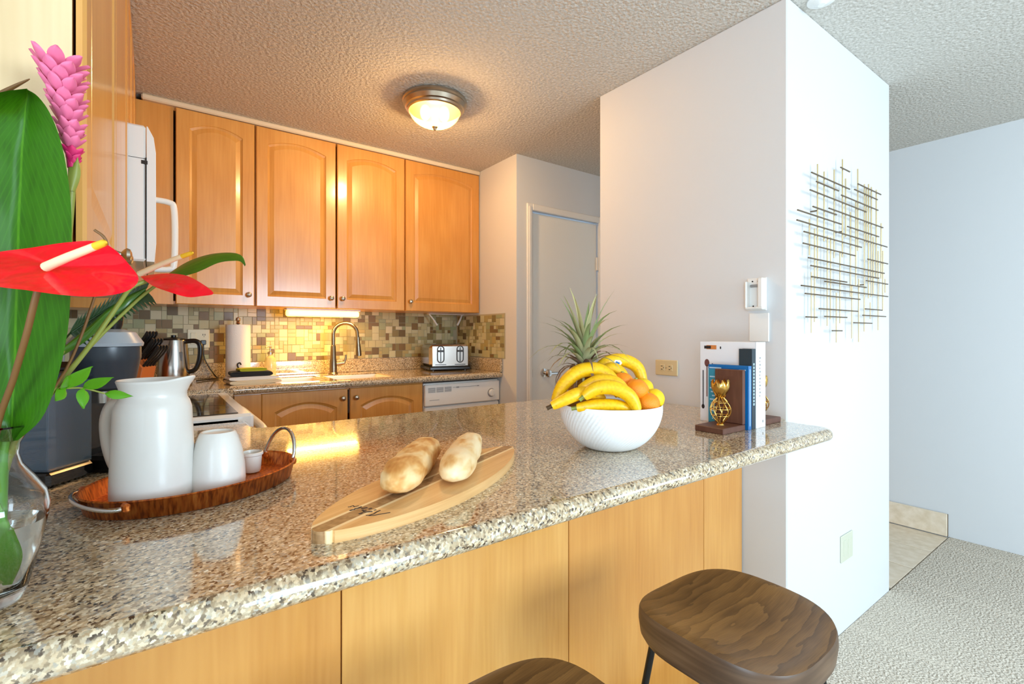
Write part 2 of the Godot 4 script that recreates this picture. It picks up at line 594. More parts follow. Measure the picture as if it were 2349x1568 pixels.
# a leaf: midrib along v, side veins slanting away from it
func leaf_texture(w: int, h: int, base: Color, vein: Color, count: float, slant: float) -> ImageTexture:
	var d := PackedByteArray()
	d.resize(w * h * 3)
	var f := fnl(31, 0.05, 3)
	var k := 0
	for y in h:
		for x in w:
			var s := absf(float(x) / w - 0.5) * 2.0
			var q := fposmod((float(y) / h + s * slant) * count, 1.0)
			var t := 0.25 * smoothstep(0.16, 0.0, minf(q, 1.0 - q)) + 0.8 * smoothstep(0.035, 0.01, s) + 0.16 * f.get_noise_2d(x, y * 0.3)
			var c := base.lerp(vein, clampf(t, 0.0, 1.0))
			if t < 0.0:
				c = base.darkened(-t)
			d[k] = int(c.r * 255.0)
			d[k + 1] = int(c.g * 255.0)
			d[k + 2] = int(c.b * 255.0)
			k += 3
	return texture(w, h, d)


func make_materials() -> void:
	var maple := streak_texture(640, 640, 11, [rgb(192, 129, 54), rgb(212, 151, 74), rgb(223, 165, 87), rgb(231, 177, 102)], Vector2(0.16, 0.008), Vector2(0.03, 0.003), Vector2(0.006, 0.004), Vector3(0.16, 0.16, 0.26))
	for i in 5:
		mat("maple%d" % i, Color(1, 1, 1).lerp(rgb(244, 232, 214), 0.25 * i), 0.3, {"tex": maple, "scale": Vector3(0.72, 0.72, 0.72), "shift": Vector3(0.31 * i, 0.05 * i, 0.23 * i), "coat": 0.55, "coat_rough": 0.14})
	mat("maple_daylit", rgb(248, 238, 218), 0.32, {"tex": streak_texture(256, 256, 19, [rgb(214, 190, 150), rgb(235, 214, 180), rgb(245, 228, 198)], Vector2(0.3, 0.01), Vector2(0.06, 0.004), Vector2(0.02, 0.01), Vector3(0.2, 0.25, 0.25)), "scale": Vector3(1.4, 1.4, 1.4), "coat": 0.4, "coat_rough": 0.15})  # same maple for the end panel, its daylight wash painted into the colour
	mat("gap", rgb(24, 15, 9), 0.8)
	var gr := granite_texture(768, 146, 5, [rgb(207, 188, 156), rgb(190, 167, 133), rgb(221, 206, 178), rgb(163, 140, 108), rgb(172, 165, 150), rgb(118, 98, 75), rgb(74, 61, 50), rgb(234, 224, 206)], [23.0, 27.0, 11.0, 16.0, 7.0, 8.0, 6.0, 2.0])
	mat("granite", Color.WHITE, 0.1, {"tex": gr, "scale": Vector3(2.0, 2.0, 2.0), "spec": 0.55, "coat": 0.6, "coat_rough": 0.03})
	mat("paint", rgb(217, 218, 218), 0.75, {"spec": 0.3})
	mat("trim_paint", rgb(236, 232, 224), 0.45)
	mat("cream_trim", rgb(225, 205, 172), 0.6)
	mat("door_paint", rgb(236, 234, 226), 0.4)
	mat("popcorn", rgb(224, 220, 212), 0.95, {"bump": noise_texture(512, 3, 0.045, 3), "depth": 0.32, "scale": Vector3(2.3, 2.3, 2.3), "spec": 0.2, "tex": noise_texture(512, 4, 0.05, 2, FastNoiseLite.TYPE_SIMPLEX_SMOOTH, [rgb(214, 212, 208), rgb(255, 255, 255)])})
	mat("carpet", rgb(255, 248, 236), 1.0, {"tex": noise_texture(512, 21, 0.16, 4, FastNoiseLite.TYPE_SIMPLEX_SMOOTH, [rgb(146, 133, 118), rgb(206, 199, 189), rgb(226, 220, 212), rgb(246, 243, 238)], [0.1, 0.4, 0.6, 0.9]), "bump": noise_texture(512, 22, 0.1, 2), "depth": 0.9, "scale": Vector3(1.5, 1.5, 1.5), "spec": 0.1, "sheen": 0.3})
	mat("floor_tile", rgb(242, 226, 204), 0.35, {"tex": noise_texture(256, 41, 0.02, 4, FastNoiseLite.TYPE_SIMPLEX_SMOOTH, [rgb(232, 226, 214), rgb(255, 255, 255)]), "scale": Vector3(3, 3, 3)})
	mat("grout", rgb(104, 86, 64), 0.9)
	mat("tile_grout", rgb(176, 168, 142), 0.9)
	var pal := [rgb(164, 156, 110), rgb(188, 180, 136), rgb(140, 124, 80), rgb(198, 192, 152), rgb(112, 92, 56), rgb(176, 158, 104), rgb(208, 198, 162), rgb(130, 104, 64), rgb(160, 164, 124)]
	for i in pal.size():
		mat("mosaic%d" % i, pal[i], 0.38, {"coat": 0.12, "coat_rough": 0.1, "spec": 0.35})
	mat("mosaic_far", Color.WHITE, 0.38, {"tints": true, "coat": 0.12, "spec": 0.35})
	M["mosaic_colours"] = pal
	mat("steel", rgb(190, 188, 184), 0.22, {"metal": 1.0})
	mat("brushed", rgb(176, 170, 162), 0.34, {"metal": 1.0})
	mat("nickel", rgb(186, 174, 156), 0.3, {"metal": 1.0})
	mat("chrome", rgb(222, 222, 222), 0.08, {"metal": 1.0})
	mat("black_metal", rgb(28, 26, 25), 0.4, {"metal": 0.4})
	mat("black", rgb(16, 16, 17), 0.28)
	mat("black_gloss", rgb(14, 15, 17), 0.08, {"coat": 0.5})
	mat("charcoal", rgb(48, 56, 64), 0.3)
	mat("white_plastic", rgb(236, 236, 232), 0.3)
	mat("white_enamel", rgb(240, 238, 232), 0.15, {"coat": 0.6})
	mat("almond_plastic", rgb(216, 196, 152), 0.4)
	mat("cream_plastic", rgb(226, 224, 196), 0.4)
	mat("ivory_plastic", rgb(206, 207, 186), 0.4)
	mat("faucet_nickel", rgb(138, 126, 108), 0.28, {"metal": 1.0})
	mat("silver_plastic", rgb(158, 166, 172), 0.3)
	mat("basin_steel", rgb(232, 231, 228), 0.36, {"metal": 0.5})
	mat("grey_plastic", rgb(150, 150, 150), 0.5)
	mat("dark_slot", rgb(40, 34, 28), 0.7)
	mat("ceramic", rgb(228, 225, 218), 0.32, {"coat": 0.22, "coat_rough": 0.16})
	mat("bowl_white", rgb(240, 240, 238), 0.35)
	mat("copper", Color.WHITE, 0.3, {"metal": 0.5, "tex": noise_texture(512, 51, 0.05, 4, FastNoiseLite.TYPE_SIMPLEX_SMOOTH, [rgb(138, 66, 22), rgb(200, 102, 36), rgb(222, 126, 50), rgb(236, 152, 74)], [0.15, 0.42, 0.6, 0.85]), "scale": Vector3(5, 5, 5)})
	mat("bamboo", Color.WHITE, 0.4, {"tex": streak_texture(384, 384, 61, [rgb(206, 152, 92), rgb(226, 178, 116), rgb(238, 198, 140)], Vector2(0.007, 0.35), Vector2(0.002, 0.06), Vector2(0.002, 0.02), Vector3(0.25, 0.3, 0.2)), "scale": Vector3(2.2, 2.2, 2.2), "coat": 0.2})
	mat("bamboo_pale", rgb(244, 216, 166), 0.4)
	mat("bamboo_dark", Color.WHITE, 0.45, {"tex": streak_texture(256, 256, 63, [rgb(128, 90, 52), rgb(164, 124, 80), rgb(188, 150, 104)], Vector2(0.03, 0.1), Vector2(0.06, 0.02), Vector2(0.01, 0.02), Vector3(0.25, 0.4, 0.2)), "scale": Vector3(6, 6, 6)})
	mat("burnt", rgb(58, 34, 16), 0.7)
	mat("crust", Color.WHITE, 0.62, {"tex": noise_texture(512, 71, 0.012, 4, FastNoiseLite.TYPE_SIMPLEX_SMOOTH, [rgb(242, 210, 156), rgb(235, 194, 132), rgb(220, 164, 94), rgb(196, 128, 58)], [0.2, 0.42, 0.6, 0.85]), "scale": Vector3(1.6, 3.2, 3.2), "shift": Vector3(0.2, 0.4, 0.1), "bump": noise_texture(256, 72, 0.03, 3), "depth": 0.25})
	mat("crust_pale", Color.WHITE, 0.62, {"tex": noise_texture(512, 75, 0.012, 4, FastNoiseLite.TYPE_SIMPLEX_SMOOTH, [rgb(246, 225, 182), rgb(242, 214, 164), rgb(233, 194, 134), rgb(212, 156, 88)], [0.25, 0.5, 0.7, 0.92]), "scale": Vector3(1.5, 3.0, 3.0), "shift": Vector3(0.7, 0.1, 0.3), "bump": noise_texture(256, 72, 0.03, 3), "depth": 0.25})
	mat("banana", Color.WHITE, 0.42, {"tex": noise_texture(512, 81, 0.03, 4, FastNoiseLite.TYPE_SIMPLEX_SMOOTH, [rgb(140, 92, 20), rgb(232, 172, 6), rgb(244, 187, 8), rgb(248, 197, 22)], [0.02, 0.13, 0.5, 0.9]), "scale": Vector3(6, 6, 6)})
	mat("banana_tip", rgb(74, 50, 20), 0.7)
	mat("mandarin", rgb(250, 142, 12), 0.42, {"bump": noise_texture(256, 83, 0.12, 2), "depth": 0.08, "scale": Vector3(14, 14, 14)})
	mat("lemon", rgb(250, 204, 14), 0.42, {"bump": noise_texture(256, 83, 0.12, 2), "depth": 0.08, "scale": Vector3(14, 14, 14)})
	mat("pine_body", rgb(156, 112, 42), 0.7)
	mat("pine_leaf0", rgb(126, 138, 88), 0.5, {"back": rgb(40, 56, 30)})
	mat("pine_leaf1", rgb(164, 160, 116), 0.5, {"back": rgb(40, 56, 30)})
	mat("pine_leaf2", rgb(122, 96, 76), 0.55, {"back": rgb(40, 36, 22)})
	mat("pine_leaf3", rgb(178, 168, 116), 0.5, {"back": rgb(50, 56, 30)})
	mat("walnut", Color.WHITE, 0.36, {"tex": ring_texture(512, 512, 91, [rgb(66, 42, 20), rgb(100, 68, 36), rgb(130, 92, 50), rgb(156, 114, 64)], 0.034, 0.07, 20.0), "scale": Vector3(2.1, 2.1, 2.1), "shift": Vector3(0.5, 0.5, 0.5), "coat": 0.25, "coat_rough": 0.25})
	mat("walnut_side", Color.WHITE, 0.42, {"tex": streak_texture(256, 256, 93, [rgb(62, 44, 30), rgb(92, 68, 48), rgb(122, 96, 72)], Vector2(0.01, 0.25), Vector2(0.004, 0.05), Vector2(0.01, 0.02), Vector3(0.25, 0.3, 0.25)), "scale": Vector3(2, 2, 2)})
	mat("bookend_wood", rgb(112, 76, 60), 0.45, {"tex": streak_texture(128, 128, 95, [rgb(196, 176, 168), rgb(255, 244, 236)], Vector2(0.2, 0.01), Vector2(0.05, 0.01), Vector2(0.02, 0.01), Vector3(0.25, 0.3, 0.25)), "scale": Vector3(6, 6, 6)})
	mat("gold", rgb(216, 176, 96), 0.24, {"metal": 1.0})
	mat("rod_gold", rgb(206, 184, 140), 0.35, {"metal": 0.7})
	mat("rod_bronze", rgb(116, 98, 76), 0.4, {"metal": 0.6})
	mat("book_white", rgb(238, 238, 240), 0.35, {"coat": 0.3})
	mat("book_blue", rgb(8, 104, 170), 0.25, {"coat": 0.5})
	mat("book_teal", rgb(52, 140, 164), 0.4)
	mat("book_dark", rgb(42, 56, 64), 0.4)
	mat("pages", rgb(236, 228, 208), 0.8)
	mat("print_pale", rgb(180, 208, 226), 0.5)
	mat("print_brown", rgb(112, 66, 62), 0.5)
	mat("print_black", rgb(40, 32, 34), 0.5)
	mat("print_orange", rgb(214, 132, 70), 0.5)
	mat("spathe", rgb(250, 0, 34), 0.4, {"spec": 0.3, "coat": 0.5, "coat_rough": 0.05, "back": rgb(80, 0, 8), "bump": noise_texture(256, 87, 0.02, 2), "depth": 0.14, "scale": Vector3(9, 9, 9)})
	mat("spadix", rgb(250, 218, 176), 0.55)
	mat("spadix_tip", rgb(246, 190, 40), 0.55)
	mat("stem_green", rgb(138, 146, 62), 0.45)
	mat("stem_brown", rgb(116, 78, 36), 0.5)
	mat("leaf_broad", Color.WHITE, 0.5, {"tex": leaf_texture(256, 512, rgb(50, 104, 4), rgb(80, 138, 18), 26.0, 0.35), "spec": 0.3, "coat": 0.16, "coat_rough": 0.2, "back": rgb(50, 90, 10)})
	mat("leaf_lance", Color.WHITE, 0.35, {"tex": leaf_texture(128, 256, rgb(56, 104, 12), rgb(98, 140, 36), 20.0, 0.5), "coat": 0.3, "coat_rough": 0.2, "back": rgb(36, 60, 10)})
	mat("leaf_dark", rgb(28, 60, 20), 0.4, {"coat": 0.2})
	mat("leaf_small", rgb(90, 160, 22), 0.4, {"back": rgb(50, 80, 12)})
	mat("bract", rgb(230, 112, 150), 0.5, {"back": rgb(110, 40, 60)})
	mat("bract_deep", rgb(214, 40, 106), 0.5, {"back": rgb(100, 14, 40)})
	mat("glass", rgb(250, 252, 252), 0.0, {"refract": 0.05})
	mat("water", rgb(244, 250, 248), 0.0, {"refract": 0.033})
	mat("tank", rgb(92, 118, 140), 0.06, {"alpha": 0.42})
	mat("pane", rgb(250, 252, 255), 0.02, {"alpha": 0.06})
	mat("cooktop_glass", rgb(52, 50, 46), 0.06, {"coat": 0.4})
	mat("cooktop_ring", rgb(92, 88, 82), 0.2)
	mat("oak_block", rgb(190, 104, 48), 0.4)
	mat("cloth_white", rgb(232, 230, 226), 0.9, {"sheen": 0.3})
	mat("cloth_cream", rgb(226, 210, 178), 0.9, {"sheen": 0.3})
	mat("cloth_black", rgb(34, 36, 40), 0.9, {"sheen": 0.3})
	mat("cloth_lime", rgb(176, 178, 34), 0.85)
	mat("paper", rgb(242, 240, 236), 0.9, {"bump": noise_texture(128, 99, 0.08, 2), "depth": 0.04, "scale": Vector3(12, 12, 12)})
	mat("soap_glass", rgb(214, 204, 150), 0.05, {"alpha": 0.5})
	mat("lamp_glass", rgb(252, 226, 168), 0.35, {"glow": rgb(255, 196, 96), "energy": 0.5, "alpha": 0.72})
	mat("lamp_bulb", rgb(255, 250, 230), 0.4, {"glow": rgb(255, 226, 160), "energy": 5.0})
	mat("strip_light", rgb(255, 248, 224), 0.4, {"glow": rgb(255, 196, 66), "energy": 8.0})
	mat("pale_panel", rgb(230, 218, 206), 0.5)


# ---------------------------------------------------------------- scene
func _ready() -> void:
	camera_and_light()
	make_materials()
	room()
	mosaic()
	kitchen_cabinets()
	kitchen_run()
	left_run()
	kitchen_things()
	peninsula()
	counter_things()
	fruit()
	books()
	flowers()
	wall_things()
	stools()


func camera_and_light() -> void:
	var cam := Camera3D.new()
	cam.name = "camera"
	cam.projection = Camera3D.PROJECTION_FRUSTUM
	cam.near = 0.05
	cam.far = 60.0
	cam.size = 0.05 * 1568.0 / 1119.43
	cam.frustum_offset = Vector2(0.0, -0.05 * (784.0 - 765.8) / 1119.43)
	cam.position = Vector3(0, 1.237, 0)
	cam.rotation_degrees = Vector3(0, -YAW, 0)
	add_child(cam)
	cam.current = true
	var e := Environment.new()
	e.background_mode = Environment.BG_COLOR
	e.background_color = Color(0.78, 0.88, 1.0)
	e.background_energy_multiplier = 1.6
	e.tonemap_mode = Environment.TONE_MAPPER_LINEAR
	e.tonemap_exposure = 1.08
	e.sdfgi_enabled = true
	e.ssao_enabled = true
	e.ssil_enabled = true
	var w := WorldEnvironment.new()
	w.name = "world"
	w.environment = e
	add_child(w)
	# daylight that comes in through the two windows of the living room
	daylight("window_daylight", P(1.8, 1.4, -2.86), 0.0, Vector2(1.6, 1.3), 12.5)
	daylight("side_daylight", P(-1.62, 1.2, -1.2), -PI / 2, Vector2(1.7, 1.5), 8.0)


func daylight(called: String, at: Vector3, turn: float, size: Vector2, energy: float) -> void:
	var l := AreaLight3D.new()
	l.name = called
	l.area_size = size
	l.light_color = Color(0.84, 0.93, 1.0)
	l.light_energy = energy
	l.area_range = 14.0
	l.area_attenuation = 2.0
	l.shadow_enabled = true
	add_child(l)
	l.position = at
	l.rotation.y = turn


func room() -> void:
	var b := B.new()
	b.bx(-1.8, 4.1, -0.12, -0.014, -3.1, 3.6)
	var floor_node := struct("floor", b, M.grout, "floor slab under carpet and tiles")
	b = B.new()
	b.bx(-1.65, 3.915, -0.014, 0.0, -2.9, 0.8212, 0.002)
	var carpet := part(floor_node, "carpet", b, M.carpet, "speckled beige grey cut pile carpet")
	carpet.set_meta("kind", "stuff")
	# entry tiles: rows along n, 0.335 m pitch
	var tile := B.new()
	tile.cb(Vector3(0, -0.012, -0.325), Vector3(0.325, 0.0, 0), 0.002)
	var tm := tile.mesh(M.floor_tile)
	for i in 6:
		for j in 5:
			var x := 3.575 - i * 0.335
			if x < 2.85 and j < 3 or x < 1.9:
				continue
			place(floor_node, "tile", tm, Transform3D(Basis(), P(x, -0.002, 0.826 + j * 0.335)))
	b = B.new()
	b.bx(-1.8, 4.1, CEIL, CEIL + 0.12, -3.1, 3.6)
	struct("ceiling", b, M.popcorn, "sprayed popcorn texture ceiling")
	b = B.new()
	b.bx(-0.5, 2.07, -0.014, CEIL, 3.4, 3.55)
	struct("wall_back", b, M.paint)
	b = B.new()
	b.bx(-0.5, -0.375, -0.014, CEIL, 0.5, 3.4)
	b.bx(-1.7, -0.5, -0.014, CEIL, 0.5, 0.62)
	struct("wall_left", b, M.paint)
	# outer wall on the left of the living room, with an opening
	b = B.new()
	b.bx(-1.78, -1.65, -0.014, CEIL, -0.35, 0.62)
	b.bx(-1.78, -1.65, -0.014, CEIL, -3.0, -2.05)
	b.bx(-1.78, -1.65, -0.014, 0.45, -2.05, -0.35)
	b.bx(-1.78, -1.65, 1.95, CEIL, -2.05, -0.35)
	struct("wall_outer", b, M.paint)
	b = B.new()
	b.bx(-1.8, 0.95, -0.014, CEIL, -3.05, -2.9)
	b.bx(2.65, 4.1, -0.014, CEIL, -3.05, -2.9)
	b.bx(0.95, 2.65, -0.014, 0.7, -3.05, -2.9)
	b.bx(0.95, 2.65, 2.1, CEIL, -3.05, -2.9)
	struct("wall_front", b, M.paint)
	b = B.new()
	b.bx(3.915, 4.05, -0.014, CEIL, -2.9, 3.5)
	struct("wall_right", b, M.paint)
	b = B.new()
	b.bx(1.82, 2.866, -0.014, CEIL, 0.8217, 1.7288, 0.004)
	struct("wall_column", b, M.paint, "white closet block with a narrow lit face")
	b = B.new()
	b.bx(1.952, 2.05, -0.014, CEIL, 2.608, 3.4)
	struct("wall_side", b, M.paint)
	# wall with the door
	b = B.new()
	b.bx(2.05, 2.07, -0.014, CEIL, 2.608, 2.72)
	b.bx(2.74, 3.915, -0.014, CEIL, 2.608, 2.72)
	b.bx(2.07, 2.74, 2.085, CEIL, 2.608, 2.72)
	struct("wall_entry", b, M.paint)
	b = B.new()
	b.bx(2.086, 2.724, 0.0, 2.07, 2.622, 2.66, 0.002)
	var d := struct("door_1", b, M.door_paint, "plain white flush door")
	b = B.new()
	b.T = Transform3D(Basis(Vector3.RIGHT, PI / 2), P(2.2, 0.966, 2.622))
	b.lathe([Vector2(0, 0), Vector2(0.032, 0), Vector2(0.03, 0.008), Vector2(0.012, 0.012), Vector2(0.011, 0.035), Vector2(0.024, 0.042), Vector2(0.029, 0.056), Vector2(0.02, 0.068), Vector2(0, 0.07)], 24)
	part(d, "door_knob", b, M.chrome)
	b = B.new()
	b.bx(2.2, 2.28, 0.955, 0.973, 2.552, 2.566, 0.005)
	part(d, "lever", b, M.chrome)
	b = B.new()
	b.bx(2.082, 2.094, 0.94, 0.995, 2.612, 2.625, 0.001)
	part(d, "latch_plate", b, M.black_metal, "dark latch plate at the door edge")
	b = B.new()
	b.bx(2.714, 2.734, 1.72, 1.82, 2.606, 2.62, 0.003)
	b.bx(2.714, 2.734, 0.3, 0.4, 2.606, 2.62, 0.003)
	part(d, "hinge", b, M.trim_paint)
	# casing round the door
	for c in [[2.034, 2.082, 0.0, 2.125], [2.728, 2.776, 0.0, 2.125]]:
		b = B.new()
		b.bx(c[0], c[1], c[2], c[3], 2.594, 2.608, 0.005)
		b.bx(c[0] + 0.012, c[1] - 0.016, c[2], c[3] - 0.02, 2.588, 2.594, 0.003)
		struct("trim_%d" % (2 if c[0] < 2.5 else 3), b, M.trim_paint)
	b = B.new()
	b.bx(2.082, 2.728, 2.08, 2.125, 2.594, 2.608, 0.005)
	struct("trim_4", b, M.trim_paint)
	# tiled skirting on the right wall, from the carpet's edge inwards
	b = B.new()
	b.bx(3.906, 3.915, 0.0, 0.136, 0.826, 2.6)
	var sk := struct("baseboard_right", b, M.grout)
	for i in 5:
		b = B.new()
		b.bx(3.896, 3.908, 0.002, 0.139, 0.828 + i * 0.335, 0.828 + i * 0.335 + 0.331, 0.003)
		part(sk, "tile", b, M.floor_tile)
	# the two windows that let the daylight in
	b = B.new()
	for x in [0.95, 1.77, 2.59]:
		b.bx(x, x + 0.06, 0.7, 2.1, -3.0, -2.94, 0.004)
	b.bx(0.95, 2.65, 0.7, 0.76, -3.0, -2.94, 0.004)
	b.bx(0.95, 2.65, 2.04, 2.1, -3.0, -2.94, 0.004)
	var wn := struct("window_1", b, M.trim_paint, "wide window frame")
	for x in [1.01, 1.83]:
		b = B.new()
		b.bx(x, x + 0.76, 0.76, 2.04, -2.974, -2.968)
		part(wn, "pane", b, M.pane)
	b = B.new()
	for n in [-2.05, -1.225, -0.4]:
		b.bx(-1.75, -1.69, 0.45, 1.95, n, n + 0.05, 0.004)
	b.bx(-1.75, -1.69, 0.45, 0.5, -2.05, -0.35, 0.004)
	b.bx(-1.75, -1.69, 1.9, 1.95, -2.05, -0.35, 0.004)
	wn = struct("window_2", b, M.trim_paint)
	for n in [-2.0, -1.175]:
		b = B.new()
		b.bx(-1.723, -1.718, 0.5, 1.9, n, n + 0.775)
		part(wn, "pane", b, M.pane)


# glass mosaic behind the kitchen run: pieces of one, two and four units
func mosaic() -> void:
	var rng := RandomNumberGenerator.new()
	rng.seed = 404
	var pitch := 0.0254
	var gap := 0.0022
	var nx := 92
	var ny := 13
	var y0 := KTOP + 0.091
	var x0 := -0.37
	var pieces := lay(nx, ny, rng)
	var wall: Node3D = get_node("wall_back")
	var b := B.new()
	b.bx(x0, 1.952, y0, y0 + ny * pitch, 3.396, 3.4)
	part(wall, "grout", b, M.tile_grout)
	pieces.sort_custom(func(a, c): return a[2] * a[3] > c[2] * c[3] if a[2] * a[3] != c[2] * c[3] else a[0] < c[0])
	var shapes := {}
	var far := B.new()
	far.tinted = true
	var count := 0
	for p in pieces:
		var x: float = x0 + p[0] * pitch
		var y: float = y0 + p[1] * pitch
		if x > 1.952 - p[2] * pitch:
			continue
		var hidden: bool = x > 0.63 and x < 1.06 and p[1] > 11 or x < -0.2 and p[1] < 4
		if count < 300 and not hidden:
			var key := "%d_%d_%d" % [p[2], p[3], p[4]]
			if not shapes.has(key):
				var t := B.new()
				t.cb(Vector3(0, 0, 0), Vector3(p[2] * pitch - gap, p[3] * pitch - gap, 0.003), 0.0008)
				shapes[key] = t.mesh(M["mosaic%d" % p[4]])
			place(wall, "tile", shapes[key], Transform3D(Basis(), P(x, y, 3.3965 - 0.0006 * (p[4] % 3))))
			count += 1
		else:
			far.tint = M.mosaic_colours[p[4]].srgb_to_linear()
			far.cb(P(x, y, 3.3965), P(x + p[2] * pitch - gap, y + p[3] * pitch - gap, 3.3965) + Vector3(0, 0, 0.003), 0.0008)
	part(wall, "small_tiles", far, M.mosaic_far).set_meta("kind", "stuff")
	# the same mosaic returning along the side wall
	wall = get_node("wall_side")
	b = B.new()
	b.bx(1.949, 1.952, y0, y0 + ny * pitch - 0.015, 2.735, 3.396)
	part(wall, "grout", b, M.tile_grout)
	far = B.new()
	far.tinted = true
	for p in lay(25, 12, rng):
		far.tint = M.mosaic_colours[p[4]].srgb_to_linear()
		var n: float = 2.745 + p[0] * pitch
		var y: float = y0 + 0.003 + p[1] * pitch
		far.cb(P(1.9465, y, n + p[2] * pitch - gap), P(1.9495, y + p[3] * pitch - gap, n), 0.0012)
	part(wall, "small_tiles", far, M.mosaic_far).set_meta("kind", "stuff")


func lay(nx: int, ny: int, rng: RandomNumberGenerator) -> Array:
	var taken := {}
	var out := []
	for i in nx:
		for j in ny:
			if taken.has(Vector2i(i, j)):
				continue
			var r := rng.randf()
			var w := 1
			var h := 1
			if r < 0.34:
				w = 2
				h = 2
			elif r < 0.56:
				w = 2
			elif r < 0.74:
				h = 2
			if i + w > nx or taken.has(Vector2i(i + 1, j)) and w == 2:
				w = 1
			if j + h > ny or taken.has(Vector2i(i, j + 1)) and h == 2:
				h = 1
			if w == 2 and h == 2 and taken.has(Vector2i(i + 1, j + 1)):
				h = 1
			for a in w:
				for c in h:
					taken[Vector2i(i + a, j + c)] = true
			out.append([i, j, w, h, [0, 1, 1, 3, 3, 6, 5, 8, 2, 4, 7, 0][rng.randi() % 12]])
	return out


# ---------------------------------------------------------------- cabinets
# raised panel door, front towards +z, lower left corner at the origin
func door_shape(w: float, h: float, fw: float, rise: float, th := 0.02, panel := 0.034) -> B:
	var b := B.new()
	var k := 14
	var loop := func(ins: float, bot: float, peak: float, r: float, z: float) -> Array:
		var o := [Vector3(ins, bot, z), Vector3(w - ins, bot, z)]
		for i in k + 1:
			var u := 1.0 - float(i) / k
			o.append(Vector3(ins + (w - 2.0 * ins) * u, peak - r * pow(2.0 * u - 1.0, 2.0), z))
		return o
	var ls := [
		loop.call(0.0, 0.0, h, 0.0, -th), loop.call(0.0, 0.0, h, 0.0, -0.004), loop.call(0.004, 0.004, h - 0.004, 0.0, 0.0),
		loop.call(fw, fw, h - fw, rise, 0.0), loop.call(fw + 0.003, fw + 0.003, h - fw - 0.003, rise, -0.004), loop.call(fw + 0.012, fw + 0.012, h - fw - 0.012, rise, -0.009),
		loop.call(fw + panel, fw + panel, h - fw - panel, rise * 0.9, -0.002),
	]
	var mid := Vector3(w / 2, h / 2, -0.1)
	for q in ls.size() - 1:
		for i in k + 3:
			var j := (i + 1) % (k + 3)
			var o := Vector3(0, 0, 1)
			if q == 0:
				o = (ls[q][i] + ls[q][j]) / 2.0 - Vector3(w / 2, h / 2, -th)
			b.fq(ls[q][i], ls[q][j], ls[q + 1][j], ls[q + 1][i], o)
	var c := Vector3(w / 2, h * 0.45, -0.002)
	for i in k + 3:
		b.flat(ls[6][i], ls[6][(i + 1) % (k + 3)], c, Vector3(0, 0, 1))
	for i in k + 3:
		b.flat(ls[0][i], ls[0][(i + 1) % (k + 3)], Vector3(w / 2, h * 0.45, -th), Vector3(0, 0, -1))
	return b


func knob_mesh() -> ArrayMesh:
	if not M.has("knob_mesh"):
		var b := B.new()
		b.T = Transform3D(Basis(Vector3.RIGHT, PI / 2), Vector3.ZERO)
		b.lathe([Vector2(0, 0), Vector2(0.009, 0), Vector2(0.007, 0.004), Vector2(0.005, 0.01), Vector2(0.011, 0.015), Vector2(0.0145, 0.02), Vector2(0.012, 0.026), Vector2(0.005, 0.029), Vector2(0, 0.0295)], 20)
		M["knob_mesh"] = b.mesh(M.nickel)
	return M.knob_mesh


# adds a door with its knob to a cabinet; kx, ky place the knob on the door
func add_door(cab: Node3D, w: float, h: float, at: Transform3D, kx: float, ky: float, tone: int, fw := 0.058, rise := 0.034, th := 0.02) -> void:
	var d := place(cab, "door", door_shape(w, h, fw, rise, th).mesh(M["maple%d" % tone]), at)
	place(d, "knob", knob_mesh(), Transform3D(Basis(), Vector3(kx, ky, 0)))


# open box of boards, its open side towards +z
func carcass(b: B, x0: float, x1: float, y0: float, y1: float, z0: float, z1: float) -> void:
	b.cb(Vector3(x0, y0, z0), Vector3(x0 + 0.016, y1, z1), 0.001)
	b.cb(Vector3(x1 - 0.016, y0, z0), Vector3(x1, y1, z1), 0.001)
	b.cb(Vector3(x0 + 0.016, y0, z0), Vector3(x1 - 0.016, y0 + 0.016, z1), 0.001)
	b.cb(Vector3(x0 + 0.016, y1 - 0.016, z0), Vector3(x1 - 0.016, y1, z1), 0.001)
	b.cb(Vector3(x0 + 0.016, y0 + 0.016, z0), Vector3(x1 - 0.016, y1 - 0.016, z0 + 0.008))


